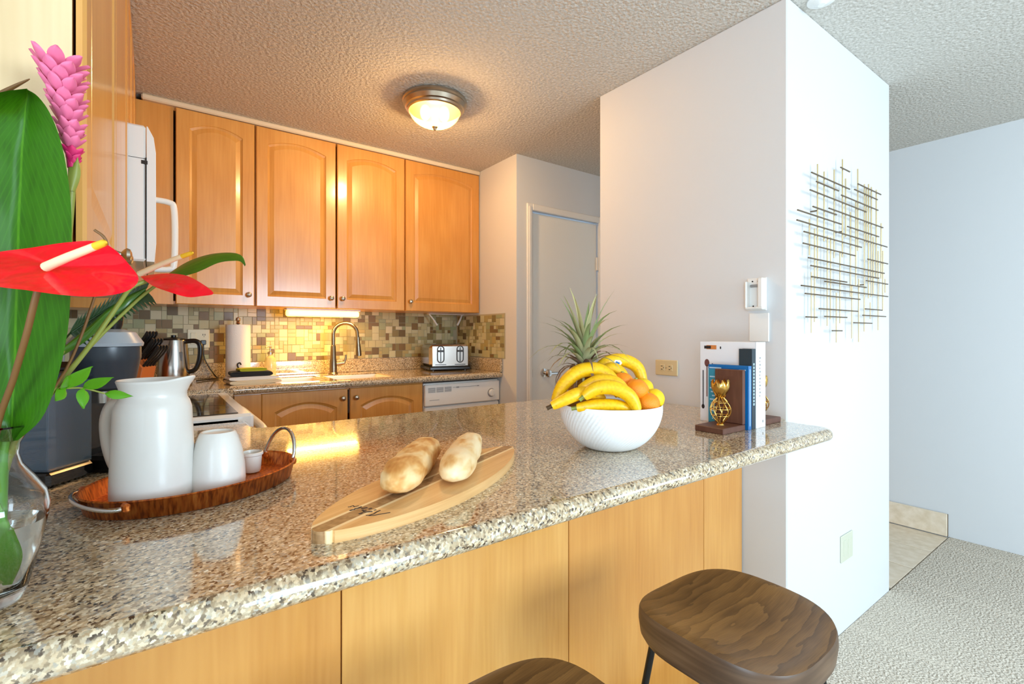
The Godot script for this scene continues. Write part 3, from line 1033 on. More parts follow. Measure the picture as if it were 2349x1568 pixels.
func kitchen_cabinets() -> void:
	var bot := 1.393
	var top := 2.412
	# [x0, x1, doors [x0, x1, knob on the right], label]
	var units := [
		[-0.375, 0.459, [[0.092, 0.455, true]], "maple wall cabinet with one arched door, next to the corner filler"],
		[0.459, 1.357, [[0.464, 0.902, true], [0.911, 1.353, false]], "maple wall cabinet with two arched doors above the faucet"],
		[1.357, 1.95, [[1.362, 1.944, false]], "widest single-door maple wall cabinet, above the toaster"],
	]
	var tone := 0
	for u in units:
		var c := thing("wall_cabinet", u[3], "cabinet", P(u[0], bot, 3.4), 0.0, "maple wall cabinets on the back wall")
		var b := B.new()
		carcass(b, 0.001, u[1] - u[0] - 0.001, 0.0, top - bot, 0.005, 0.32)
		part(c, "body", b, M.maple1)
		if u[0] < 0.0:
			b = B.new()
			b.cb(Vector3(0.0, -0.002, 0.318), Vector3(0.457, top - bot, 0.325), 0.001)
			part(c, "filler_panel", b, M.maple2)
		for d in u[2]:
			var w: float = d[1] - d[0]
			tone += 1
			add_door(c, w, top - bot - 0.004, Transform3D(Basis(), Vector3(d[0] - u[0], 0.0, 0.343 if u[0] >= 0.0 else 0.346)), w - 0.03 if d[2] else 0.03, 0.062, tone % 5)
	var b := B.new()
	b.bx(-0.05, 1.95, top, CEIL, 3.05, 3.09, 0.006)
	struct("trim_1", b, M.cream_trim)
	# left run over the peninsula end and the range: doors face +x
	var lb := 1.35
	var c := thing("wall_cabinet", "tall maple wall cabinet at the left edge, daylight-painted end panel behind the flowers", "cabinet", P(-0.375, lb, 0.8))
	b = B.new()
	b.bx(0.003, 0.2945, 0.0, CEIL - lb - 0.002, 0.004, 1.19, 0.001)
	part(c, "body", b, M.maple0)
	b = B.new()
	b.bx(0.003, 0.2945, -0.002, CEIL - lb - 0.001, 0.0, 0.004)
	part(c, "end_panel", b, M.maple_daylit, "end panel painted as daylit maple")
	var face := Basis(Vector3.UP, PI / 2)
	for i in 2:
		add_door(c, 0.588, CEIL - lb - 0.02, Transform3D(face, P(0.308, 0.0, 0.0 + i * 0.596)), 0.556 if i == 0 else 0.032, 0.06, i + 1, 0.058, 0.034, 0.01)
	c = thing("wall_cabinet", "short maple wall cabinet above the white microwave", "cabinet", P(-0.375, 1.925, 2.0))
	b = B.new()
	b.bx(0.003, 0.29, 0.0, CEIL - 1.927, 0.0, 0.76, 0.001)
	part(c, "body", b, M.maple0)
	for i in 2:
		add_door(c, 0.374, CEIL - 1.925 - 0.02, Transform3D(face, P(0.308, 0.004, 0.003 + i * 0.38)), 0.345 if i == 0 else 0.03, 0.05, i + 2, 0.05, 0.02, 0.014)
	b = B.new()
	b.bx(-0.372, -0.07, lb, CEIL - 0.002, 2.765, 3.06, 0.002)
	solo("filler_cabinet", "narrow plain maple cabinet in the corner beyond the microwave", "cabinet", b, M.maple3)


func slab(b: B, x0: float, x1: float, y0: float, y1: float, n0: float, n1: float) -> void:
	# worktop piece whose front edge (n0) is rounded
	var r := (y1 - y0) / 2.0
	var rows := []
	var steps := 10
	for x in [x0, x1]:
		var line := PackedVector3Array()
		line.append(P(x, y0, n1))
		for i in steps + 1:
			var a := -PI / 2 + PI * i / steps
			line.append(P(x, (y0 + y1) / 2.0 + sin(a) * r, n0 + r - cos(a) * r))
		line.append(P(x, y1, n1))
		rows.append(line)
	for i in rows[0].size() - 1:
		var a: Vector3 = rows[0][i]
		var d: Vector3 = rows[0][i + 1]
		var na := Vector3.DOWN if i == 0 else Vector3.UP
		var nd := na
		var cen := P(0, (y0 + y1) / 2.0, n0 + r)
		if i > 0 and i < rows[0].size() - 2:
			na = Vector3(0, a.y - cen.y, a.z - cen.z).normalized()
			nd = Vector3(0, d.y - cen.y, d.z - cen.z).normalized()
		b.tri(a, rows[1][i], rows[1][i + 1], na, na, nd)
		b.tri(a, rows[1][i + 1], d, na, nd, nd)
	for s in [0, 1]:
		var cen := P([x0, x1][s], (y0 + y1) / 2.0, n0 + r)
		var o := Vector3(-1 if s == 0 else 1, 0, 0)
		for i in rows[s].size() - 1:
			b.flat(cen, rows[s][i], rows[s][i + 1], o)
		b.flat(cen, rows[s][0], rows[s][-1], o)
	b.fq(rows[0][0], rows[1][0], rows[1][-1], rows[0][-1], Vector3(0, 0, -1))


func kitchen_run() -> void:
	# sink base
	var c := thing("base_cabinet", "maple sink base cabinet with two arched doors under the back worktop", "cabinet", P(0.31, 0.0, 3.39))
	var b := B.new()
	b.bx(0.0, 1.06, 0.0, 0.1, -0.53, -0.0)
	part(c, "plinth", b, M.gap)
	b = B.new()
	carcass(b, 0.0, 1.06, 0.1, KTOP - 0.042, 0.001, 0.57)
	b.cb(Vector3(0.016, 0.117, 0.55), Vector3(0.139, 0.925, 0.588), 0.001)
	part(c, "body", b, M.maple2)
	for d in [[0.14, 0.583, true], [0.597, 1.05, false]]:
		var w: float = d[1] - d[0]
		add_door(c, w, 0.802, Transform3D(Basis(), Vector3(d[0], 0.125, 0.59)), w - 0.03 if d[2] else 0.032, 0.748, 1 if d[2] else 3, 0.06, 0.042)
	# dishwasher
	c = thing("dishwasher", "white dishwasher with dial under the back worktop", "dishwasher", P(1.374, 0.0, 3.38))
	b = B.new()
	b.bx(0.0, 0.572, 0.1, KTOP - 0.052, -0.56, -0.01, 0.003)
	part(c, "body", b, M.white_plastic)
	b = B.new()
	b.bx(0.002, 0.57, 0.12, 0.772, -0.578, -0.56, 0.006)
	part(c, "door", b, M.white_enamel)
	b = B.new()
	b.bx(0.0, 0.572, 0.778, 0.915, -0.586, -0.56, 0.006)
	part(c, "control_panel", b, M.white_enamel)
	for i in 3:
		b = B.new()
		for k in 5:
			b.bx(0.022 + i * 0.058, 0.072 + i * 0.058, 0.866 + k * 0.0064, 0.8695 + k * 0.0064, -0.588, -0.5855)
		part(c, "vent", b, M.grey_plastic)
	b = B.new()
	b.bx(0.2, 0.4, 0.888, 0.8905, -0.587, -0.5855)
	b.bx(0.225, 0.245, 0.885, 0.893, -0.588, -0.5855)
	b.bx(0.385, 0.4, 0.886, 0.892, -0.588, -0.5855)
	part(c, "button_row", b, M.grey_plastic)
	b = B.new()
	b.bx(0.03, 0.1, 0.815, 0.818, -0.587, -0.5855)
	part(c, "badge", b, M.grey_plastic)
	b = B.new()
	b.T = Transform3D(Basis(Vector3.RIGHT, PI / 2), Vector3(0.5, 0.835, 0.586))
	b.lathe([Vector2(0, 0), Vector2(0.03, 0), Vector2(0.029, 0.004), Vector2(0.0, 0.0042)], 28)
	part(c, "dial_ring", b, M.grey_plastic)
	b = B.new()
	b.T = Transform3D(Basis(Vector3.RIGHT, PI / 2), Vector3(0.5, 0.835, 0.586))
	b.lathe([Vector2(0, 0), Vector2(0.025, 0), Vector2(0.024, 0.016), Vector2(0.02, 0.019), Vector2(0.0, 0.0192)], 28)
	b.cb(Vector3(-0.003, 0.018, -0.02), Vector3(0.003, 0.024, 0.02), 0.001)
	part(c, "dial", b, M.white_plastic)
	# worktop with two cut-outs
	var y0 := KTOP - 0.04
	c = thing("worktop", "speckled brown granite worktop of the back run with a short upstand", "worktop", P(0, y0, 2.767))
	c.position = Vector3.ZERO
	b = B.new()
	slab(b, 0.31, 1.95, y0, KTOP, 2.767, 2.865)
	b.bx(-0.373, 0.31, y0, KTOP, 2.705, 3.398)
	b.bx(0.31, 0.53, y0, KTOP, 2.865, 3.398)
	b.bx(0.81, 0.85, y0, KTOP, 2.865, 3.398)
	b.bx(1.21, 1.95, y0, KTOP, 2.865, 3.398)
	b.bx(0.53, 0.81, y0, KTOP, 3.2, 3.398)
	b.bx(0.85, 1.21, y0, KTOP, 3.2, 3.398)
	part(c, "slab", b, M.granite)
	b = B.new()
	b.bx(-0.373, 1.93, KTOP, KTOP + 0.09, 3.376, 3.396, 0.003)
	part(c, "upstand", b, M.granite)
	b = B.new()
	b.bx(1.93, 1.95, KTOP, KTOP + 0.09, 2.765, 3.396, 0.003)
	part(c, "upstand", b, M.granite)
	# double sink
	c = thing("kitchen_sink", "double bowl stainless sink set in the back worktop", "sink", P(0.87, y0 - 0.16, 3.03))
	for q in [[-0.335, -0.065], [-0.015, 0.335]]:
		b = B.new()
		basin(b, q[0], q[1], -0.16, 0.165, 0.0, 0.195)
		part(c, "basin", b, M.basin_steel)


func basin(b: B, x0: float, x1: float, z0: float, z1: float, y0: float, y1: float) -> void:
	var t := 0.005
	b.cb(Vector3(x0, y0, z0), Vector3(x1, y0 + t, z1))
	b.cb(Vector3(x0, y0, z0), Vector3(x0 + t, y1, z1), 0.001)
	b.cb(Vector3(x1 - t, y0, z0), Vector3(x1, y1, z1), 0.001)
	b.cb(Vector3(x0, y0, z0), Vector3(x1, y1, z0 + t), 0.001)
	b.cb(Vector3(x0, y0, z1 - t), Vector3(x1, y1, z1), 0.001)


func left_run() -> void:
	# range under the microwave, front towards +x
	var ct := 0.957
	var c := thing("range", "white electric range with black glass cooktop", "range", P(-0.36, 0.0, 1.925))
	var b := B.new()
	b.bx(0.0, 0.6, 0.0, ct - 0.012, 0.0, 0.775, 0.004)
	part(c, "body", b, M.white_enamel)
	b = B.new()
	b.bx(0.0, 0.645, ct - 0.06, ct + 0.002, 0.0, 0.775, 0.01)
	part(c, "cooktop_frame", b, M.white_enamel)
	b = B.new()
	b.bx(0.2, 0.6, ct + 0.0015, ct + 0.005, 0.025, 0.7, 0.002)
	var gl := part(c, "cooktop_glass", b, M.cooktop_glass)
	for k in [[0.3, 0.2], [0.3, 0.52], [0.5, 0.2], [0.5, 0.52]]:
		b = B.new()
		b.lathe([Vector2(0.086, 0.0), Vector2(0.09, 0.0), Vector2(0.09, 0.0006), Vector2(0.086, 0.0006)], 32, P(k[0], ct + 0.0048, k[1]))
		part(gl, "burner_ring", b, M.cooktop_ring)
	b = B.new()
	b.bx(0.6, 0.628, 0.3, 0.86, 0.02, 0.755, 0.008)
	var dr := part(c, "oven_door", b, M.white_enamel)
	b = B.new()
	b.tube(curve([P(0.625, 0.87, 0.04), P(0.675, 0.88, 0.05), P(0.69, 0.885, 0.11), P(0.692, 0.885, 0.4), P(0.69, 0.885, 0.66), P(0.675, 0.88, 0.72), P(0.625, 0.87, 0.73)], 5), 0.015, 10)
	part(dr, "handle", b, M.white_plastic)
	b = B.new()
	b.bx(0.06, 0.165, ct, ct + 0.15, 0.0, 0.775, 0.01)
	var bg := part(c, "control_panel", b, M.brushed)
	for k in [[0.1, 0.09], [0.1, 0.03], [0.6, 0.06]]:
		b = B.new()
		b.T = Transform3D(Basis(Vector3.FORWARD, PI / 2), P(0.165, ct + k[1], k[0]))
		b.lathe([Vector2(0, 0), Vector2(0.026, 0), Vector2(0.024, 0.012), Vector2(0.01, 0.014), Vector2(0.009, 0.034), Vector2(0, 0.035)], 24)
		part(bg, "control_knob", b, M.white_plastic)
	# microwave over the range
	c = thing("microwave", "white over-the-range microwave with a curved handle", "microwave", P(-0.366, 1.475, 2.0))
	b = B.new()
	b.bx(0.0, 0.345, 0.0, 0.445, 0.0, 0.76, 0.006)
	part(c, "body", b, M.white_enamel)
	b = B.new()
	var pf := PackedVector2Array([Vector2(0.347, 0.0), Vector2(0.368, 0.0), Vector2(0.373, 0.06), Vector2(0.372, 0.36), Vector2(0.366, 0.41), Vector2(0.35, 0.443), Vector2(0.347, 0.443)])
	b.prism(pf, -0.54, 0.0, 0.0008)
	var dm := part(c, "door", b, M.white_enamel)
	b = B.new()
	b.prism(pf, -0.76, -0.545, 0.0008)
	part(c, "control_panel", b, M.white_enamel)
	b = B.new()
	b.bx(0.3445, 0.3475, 0.01, 0.34, -0.0012, 0.76)
	part(c, "door_seam", b, M.dark_slot)
	b = B.new()
	b.bx(0.3, 0.347, 0.335, 0.3365, -0.0008, 0.001)
	b.bx(0.333, 0.35, 0.318, 0.33, -0.0015, 0.002, 0.0005)
	part(c, "hinge_pin", b, M.dark_slot)
	b = B.new()
	b.bx(0.36, 0.3722, 0.08, 0.36, 0.06, 0.42)
	part(dm, "window", b, M.grey_plastic)
	b = B.new()
	b.tube(curve([P(0.37, 0.31, 0.47), P(0.418, 0.306, 0.47), P(0.434, 0.285, 0.47), P(0.438, 0.17, 0.47), P(0.434, 0.05, 0.47), P(0.418, 0.03, 0.47), P(0.37, 0.026, 0.47)], 6), 0.012, 12)
	part(dm, "handle", b, M.white_plastic)


# ---------------------------------------------------------------- things on the kitchen run
func kitchen_things() -> void:
	var b := B.new()
	# ceiling lamp
	var c := thing("ceiling_lamp", "round flush ceiling lamp with brushed metal ring and amber glass", "lamp", P(1.165, CEIL, 2.257))
	b.lathe([Vector2(0, -0.001), Vector2(0.15, -0.001), Vector2(0.163, -0.006), Vector2(0.164, -0.016), Vector2(0.158, -0.022), Vector2(0.16, -0.03), Vector2(0.15, -0.048), Vector2(0.142, -0.052), Vector2(0.14, -0.062), Vector2(0.132, -0.066), Vector2(0.128, -0.06), Vector2(0.128, -0.02), Vector2(0, -0.02)], 56)
	part(c, "metal_ring", b, M.nickel)
	b = B.new()
	var pr := []
	for i in 15:
		var a := PI / 2 * i / 14.0
		pr.append(Vector2(0.129 * cos(a), -0.058 - 0.082 * sin(a)))
	b.lathe(pr, 56)
	part(c, "glass_dome", b, M.lamp_glass)
	b = B.new()
	b.lathe([Vector2(0, -0.158), Vector2(0.006, -0.156), Vector2(0.009, -0.15), Vector2(0.007, -0.145), Vector2(0.014, -0.142), Vector2(0.015, -0.138), Vector2(0, -0.136)], 20)
	part(c, "finial", b, M.nickel)
	for s in [-1.0, 1.0]:
		b = B.new()
		b.lump(Vector3(0.045 * s, -0.07, 0.02 * s), Vector3(0.026, 0.04, 0.026))
		part(c, "light_bulb", b, M.lamp_bulb)
	var l := OmniLight3D.new()
	l.name = "lamp_light"
	l.light_color = Color(1.0, 0.8, 0.54)
	l.light_energy = 1.0
	l.light_size = 0.05
	l.omni_range = 12.0
	l.omni_attenuation = 2.0
	l.shadow_enabled = true
	c.add_child(l)
	l.position = Vector3(0, -0.086, 0)
	# strip light under the wall cabinets
	c = thing("strip_light", "glowing yellow strip light under the middle wall cabinet", "light", P(0.638, 1.345, 3.14))
	b = B.new()
	b.bx(0.0, 0.446, 0.036, 0.048, -0.002, 0.07, 0.002)
	part(c, "housing", b, M.white_plastic)
	b = B.new()
	b.bx(0.006, 0.44, 0.0, 0.037, 0.002, 0.062, 0.008)
	part(c, "light_diffuser", b, M.strip_light)
	var al := AreaLight3D.new()
	al.name = "strip_area_light"
	al.area_size = Vector2(0.42, 0.05)
	al.light_color = Color(1.0, 0.78, 0.42)
	al.light_energy = 0.6
	al.area_range = 6.0
	al.area_attenuation = 2.0
	al.shadow_enabled = true
	c.add_child(al)
	al.position = P(0.223, -0.004, 0.032)
	al.rotation.x = -PI / 2
	# faucet
	c = thing("faucet", "tall brushed gooseneck faucet with pull-down head behind the sink", "faucet", P(0.945, KTOP, 3.26))
	b = B.new()
	b.lathe([Vector2(0, 0), Vector2(0.03, 0), Vector2(0.03, 0.006), Vector2(0.024, 0.012), Vector2(0.022, 0.09), Vector2(0.019, 0.1), Vector2(0.016, 0.18), Vector2(0.013, 0.19), Vector2(0, 0.19)], 24)
	part(c, "base", b, M.faucet_nickel)
	b = B.new()
	var neck := []
	neck.append(Vector3(0, 0.16, 0))
	neck.append(Vector3(0, 0.25, 0))
	for i in 11:
		var a := PI * i / 11.0
		neck.append(Vector3(0.07 - 0.07 * cos(a), 0.262 + 0.072 * sin(a), 0.055 * (1.0 - cos(a)) / 2.0))
	neck.append(Vector3(0.14, 0.235, 0.062))
	b.tube(neck, 0.0115, 14)
	part(c, "neck", b, M.faucet_nickel)
	b = B.new()
	b.tube([Vector3(0.14, 0.24, 0.062), Vector3(0.1405, 0.21, 0.064), Vector3(0.143, 0.15, 0.067), Vector3(0.144, 0.125, 0.068), Vector3(0.144, 0.118, 0.068)], [0.0125, 0.0135, 0.018, 0.019, 0.0165], 16)
	part(c, "spray_head", b, M.faucet_nickel)
	b = B.new()
	b.tube([Vector3(0.015, 0.065, 0), Vector3(0.055, 0.07, 0.005), Vector3(0.07, 0.072, 0.006)], [0.013, 0.013, 0.011], 12)
	b.tube([Vector3(0.066, 0.07, 0.006), Vector3(0.078, 0.095, 0.004), Vector3(0.083, 0.125, 0.0)], [0.009, 0.007, 0.006], 10)
	part(c, "lever", b, M.faucet_nickel)
	# toaster
	c = thing("toaster", "four slot chrome toaster with two levers at the end of the back worktop", "toaster", P(1.735, KTOP, 3.2), -0.2)
	b = B.new()
	b.cb(Vector3(-0.152, 0.006, -0.135), Vector3(0.152, 0.03, 0.135), 0.006)
	for x in [-0.12, 0.12]:
		for z in [-0.1, 0.1]:
			b.lathe([Vector2(0, 0), Vector2(0.014, 0), Vector2(0.014, 0.008)], 12, Vector3(x, 0, z))
	part(c, "base", b, M.black)
	b = B.new()
	b.cb(Vector3(-0.15, 0.028, -0.13), Vector3(0.15, 0.186, 0.128), 0.022)
	part(c, "shell", b, M.steel)
	b = B.new()
	b.cb(Vector3(-0.135, 0.032, 0.126), Vector3(0.135, 0.178, 0.134), 0.004)
	var face := part(c, "front_plate", b, M.brushed)
	for s in [-0.072, 0.072]:
		b = B.new()
		ring_slot(b, s, 0.118, 0.024, 0.058, 0.135)
		part(face, "lever_surround", b, M.charcoal)
		b = B.new()
		b.cb(Vector3(s - 0.0035, 0.065, 0.133), Vector3(s + 0.0035, 0.168, 0.1355))
		part(face, "lever_slot", b, M.black)
		b = B.new()
		b.cb(Vector3(s - 0.024, 0.135, 0.134), Vector3(s + 0.024, 0.148, 0.152), 0.004)
		part(face, "lever", b, M.charcoal)
		b = B.new()
		b.cb(Vector3(s - 0.04, 0.042, 0.133), Vector3(s + 0.04, 0.047, 0.136))
		part(face, "crumb_tray_grip", b, M.black)
	for i in 4:
		b = B.new()
		b.cb(Vector3(-0.125 + i * 0.066, 0.1855, -0.1), Vector3(-0.095 + i * 0.066, 0.1875, 0.1), 0.0005)
		part(c, "slot", b, M.black)
	# kettle
	c = thing("electric_kettle", "steel electric kettle with black handle beside the knife block", "kettle", P(0.085, KTOP, 3.13), -0.35)
	b = B.new()
	b.lathe([Vector2(0, 0), Vector2(0.082, 0), Vector2(0.082, 0.014), Vector2(0.07, 0.022), Vector2(0, 0.022)], 32)
	part(c, "base", b, M.black)
	b = B.new()
	b.lathe([Vector2(0, 0.022), Vector2(0.07, 0.022), Vector2(0.073, 0.03), Vector2(0.07, 0.1), Vector2(0.062, 0.2), Vector2(0.057, 0.232), Vector2(0, 0.232)], 40)
	b.tube([Vector3(-0.045, 0.195, 0), Vector3(-0.068, 0.212, 0), Vector3(-0.082, 0.23, 0)], [0.03, 0.02, 0.01], 12)
	part(c, "body", b, M.steel)
	b = B.new()
	b.lathe([Vector2(0.058, 0.23), Vector2(0.055, 0.238), Vector2(0.03, 0.244), Vector2(0.012, 0.246), Vector2(0.012, 0.256), Vector2(0, 0.257)], 32)
	part(c, "lid", b, M.black)
	b = B.new()
	b.tube(curve([Vector3(0.052, 0.222, 0), Vector3(0.1, 0.225, 0), Vector3(0.122, 0.2, 0), Vector3(0.12, 0.13, 0), Vector3(0.1, 0.075, 0), Vector3(0.066, 0.06, 0)], 5), 0.0125, 10)
	part(c, "handle", b, M.black)
	b = B.new()
	b.T = Transform3D(Basis(Vector3.UP, -0.75), Vector3.ZERO)
	b.cb(Vector3(0.055, 0.07, -0.009), Vector3(0.068, 0.17, 0.009), 0.004)
	part(c, "water_gauge", b, M.tank)
	# its cord
	b = B.new()
	b.tube(curve([P(0.19, KTOP + 0.006, 3.18), P(0.24, KTOP + 0.005, 3.24), P(0.3, KTOP + 0.006, 3.29), P(0.29, KTOP + 0.02, 3.36), P(0.24, KTOP + 0.12, 3.37), P(0.235, KTOP + 0.21, 3.375)], 6), 0.0035, 8)
	b.cb(P(0.222, KTOP + 0.2, 3.386), P(0.248, KTOP + 0.226, 3.36), 0.003)
	solo("power_cord", "thin black power cord running from the kettle to the wall outlet", "cord", b, M.black)
	# knife block
	c = thing("knife_block", "reddish wooden knife block full of black handled knives", "knife block", P(-0.095, KTOP, 3.0), -0.5)
	b = B.new()
	var side := PackedVector2Array([Vector2(-0.09, 0), Vector2(0.07, 0), Vector2(0.09, 0.1), Vector2(0.03, 0.185), Vector2(-0.09, 0.1)])
	b.T = Transform3D(Basis(Vector3.UP, 0.0), Vector3.ZERO)
	b.prism(side, -0.055, 0.055, 0.003)
	part(c, "block", b, M.oak_block)
	var kn := B.new()
	kn.tube([Vector3(0, 0, 0), Vector3(0, 0.02, 0), Vector3(0.003, 0.07, 0), Vector3(0.002, 0.105, 0), Vector3(-0.004, 0.118, 0)], [0.009, 0.0085, 0.0105, 0.0115, 0.007], 10, true, 0.7)
	var km := kn.mesh(M.black)
	var rv := B.new()
	for y in [0.035, 0.06, 0.085]:
		rv.lump(Vector3(0.0015, y, 0.0), Vector3(0.004, 0.004, 0.0098), 8, 6)
	var rm := rv.mesh(M.steel)
	var ec := B.new()
	ec.lump(Vector3(-0.003, 0.117, 0.0), Vector3(0.006, 0.003, 0.0045), 8, 6)
	var em := ec.mesh(M.steel)
	for i in 4:
		for j in 3:
			var t := Transform3D(Basis(Vector3.FORWARD, 0.62), Vector3(0.084 - j * 0.024, 0.108 + j * 0.034, -0.038 + i * 0.025))
			var k := place(c, "knife_handle", km, t)
			place(k, "rivets", rm)
			place(k, "end_cap", em)
	# paper towel roll on a stand
	c = thing("paper_towel_stand", "dark metal paper towel stand with a finial", "stand", P(0.392, KTOP, 3.2))
	b = B.new()
	b.lathe([Vector2(0, 0), Vector2(0.075, 0), Vector2(0.075, 0.008), Vector2(0.012, 0.014), Vector2(0.006, 0.02), Vector2(0.006, 0.325), Vector2(0, 0.325)], 28)
	part(c, "stand_rod", b, M.black_metal)
	b = B.new()
	b.lathe([Vector2(0, 0.318), Vector2(0.012, 0.322), Vector2(0.007, 0.332), Vector2(0.013, 0.342), Vector2(0.011, 0.354), Vector2(0, 0.36)], 20)
	part(c, "finial", b, M.nickel)
	b = B.new()
	b.tube(curve([Vector3(0.0, 0.012, 0.07), Vector3(-0.005, 0.06, 0.073), Vector3(-0.012, 0.09, 0.073), Vector3(0.0, 0.1, 0.073), Vector3(0.006, 0.088, 0.073)], 5), 0.0035, 8)
	part(c, "tear_arm", b, M.black_metal)
	b = B.new()
	b.lathe([Vector2(0.02, 0.018), Vector2(0.06, 0.018), Vector2(0.063, 0.021), Vector2(0.063, 0.313), Vector2(0.06, 0.316), Vector2(0.02, 0.316), Vector2(0.02, 0.018)], 40)
	solo("paper_towel_roll", "white paper towel roll upright on its stand", "paper towel", b, M.paper, P(0.392, KTOP, 3.2))
	# folded cloths beside the sink
	cloth("folded_towel", "cream dish towel at the bottom of the folded stack by the sink", M.cloth_cream, P(0.43, KTOP, 2.94), 0.25, 0.15, 0.02, 0.1, 5)
	cloth("folded_towel", "white dish towel folded under the black cloth by the sink", M.cloth_white, P(0.425, KTOP + 0.0205, 2.945), 0.24, 0.14, 0.018, 0.07, 6)
	cloth("folded_towel", "black folded dish cloth on the white towel by the sink", M.cloth_black, P(0.42, KTOP + 0.0385, 2.95), 0.2, 0.13, 0.026, -0.03, 7)
	cloth("sponge_cloth", "lime green cloth on top of the black dish cloth", M.cloth_lime, P(0.425, KTOP + 0.064, 2.955), 0.13, 0.09, 0.016, 0.1, 8)
	# soap bottle
	c = thing("soap_bottle", "clear soap pump bottle at the back of the sink", "bottle", P(0.575, KTOP, 3.28))
	b = B.new()
	b.lathe([Vector2(0, 0), Vector2(0.03, 0), Vector2(0.032, 0.006), Vector2(0.032, 0.1), Vector2(0.026, 0.118), Vector2(0.013, 0.128), Vector2(0.013, 0.14), Vector2(0, 0.14)], 24)
	part(c, "bottle", b, M.soap_glass)
	b = B.new()
	b.lathe([Vector2(0.0, 0.138), Vector2(0.015, 0.138), Vector2(0.015, 0.152), Vector2(0.005, 0.156), Vector2(0.005, 0.185), Vector2(0, 0.185)], 16)
	b.tube([Vector3(0.005, 0.186, 0), Vector3(-0.012, 0.188, 0.008), Vector3(-0.03, 0.182, 0.016)], [0.009, 0.006, 0.004], 8)
	part(c, "pump", b, M.nickel)
	# rack arms under the last cabinet
	c = thing("cabinet_rack", "white rack with two slanting arms under the cabinet over the toaster", "rack", P(1.66, 1.392, 3.31))
	b = B.new()
	b.bx(-0.01, 0.3, -0.008, 0.0, -0.02, 0.02, 0.002)
	part(c, "rail", b, M.white_plastic)
	for q in [[0.0, 0.062], [0.285, 0.235]]:
		b = B.new()
		b.tube([Vector3(q[0], -0.004, 0.0), Vector3(lerpf(q[0], q[1], 0.5), -0.045, 0.012), Vector3(q[1], -0.088, 0.012)], [0.008, 0.009, 0.011], 8, true, 0.6)
		part(c, "arm", b, M.white_plastic)
	# outlet on the mosaic
	c = thing("wall_outlet", "cream double outlet plate on the mosaic behind the kettle", "outlet", P(0.212, 1.21, 3.388))
	b = B.new()
	b.cb(Vector3(-0.055, -0.055, -0.003), Vector3(0.055, 0.055, 0.004), 0.003)
	part(c, "plate", b, M.cream_plastic)
	b = B.new()
	b.cb(Vector3(-0.04, -0.034, 0.003), Vector3(-0.012, 0.034, 0.007), 0.002)
	part(c, "rocker", b, M.cream_plastic)
	for y in [-0.022, 0.022]:
		b = B.new()
		b.cb(Vector3(0.02, y - 0.004, 0.0035), Vector3(0.023, y + 0.006, 0.0045))
		b.cb(Vector3(0.03, y - 0.004, 0.0035), Vector3(0.033, y + 0.006, 0.0045))
		b.cb(Vector3(0.025, y - 0.011, 0.0035), Vector3(0.0285, y - 0.008, 0.0045))
		part(c, "socket", b, M.dark_slot)


func ring_slot(b: B, x: float, y: float, w: float, h: float, z: float) -> void:
	var o := []
	for i in 24:
		var a := TAU * i / 24.0
		var q := Vector3(cos(a) * w, sin(a) * w, 0)
		q.y += (h - w) * signf(sin(a)) if absf(sin(a)) > 0.01 else 0.0
		o.append(Vector3(x, y, z) + q)
	o.append(o[0])
	b.tube(o, 0.004, 6, false)


func cloth(called: String, label: String, m: Material, at: Vector3, w: float, d: float, h: float, turn: float, s: int) -> void:
	var f := fnl(s, 9.0, 2)
	var rows := []
	for i in 15:
		var line := PackedVector3Array()
		var t := TAU * i / 14.0
		for j in 9:
			var k := float(j) / 8.0 - 0.5
			var sq := Vector2(signf(cos(t)) * pow(absf(cos(t)), 0.35), signf(sin(t)) * pow(absf(sin(t)), 0.6))
			var y := h / 2.0 + sq.y * h / 2.0
			if sq.y > 0.0:
				y += 0.12 * h * f.get_noise_2d(k, sq.x)
			line.append(Vector3(sq.x * w / 2.0 * (1.0 + 0.05 * f.get_noise_1d(k * 2.0)), maxf(y, 0.0), k * d * (1.0 + 0.06 * f.get_noise_1d(sq.x + 4.0))))
		rows.append(line)
	var b := B.new()
	b.grid(rows, false, 1.0)
	for e in [0, 8]:
		for i in 14:
			b.flat(rows[i][e], rows[i + 1][e], Vector3(0, h / 2.0, rows[0][e].z), Vector3(0, 0, -1 if e == 0 else 1))
	solo(called, label, "cloth", b, m, at, turn)


# ---------------------------------------------------------------- peninsula
func lying(at := Vector3.ZERO) -> Transform3D:   # outlines given as (x, n), thickness upwards
	return Transform3D(Basis(Vector3.RIGHT, -PI / 2), at)


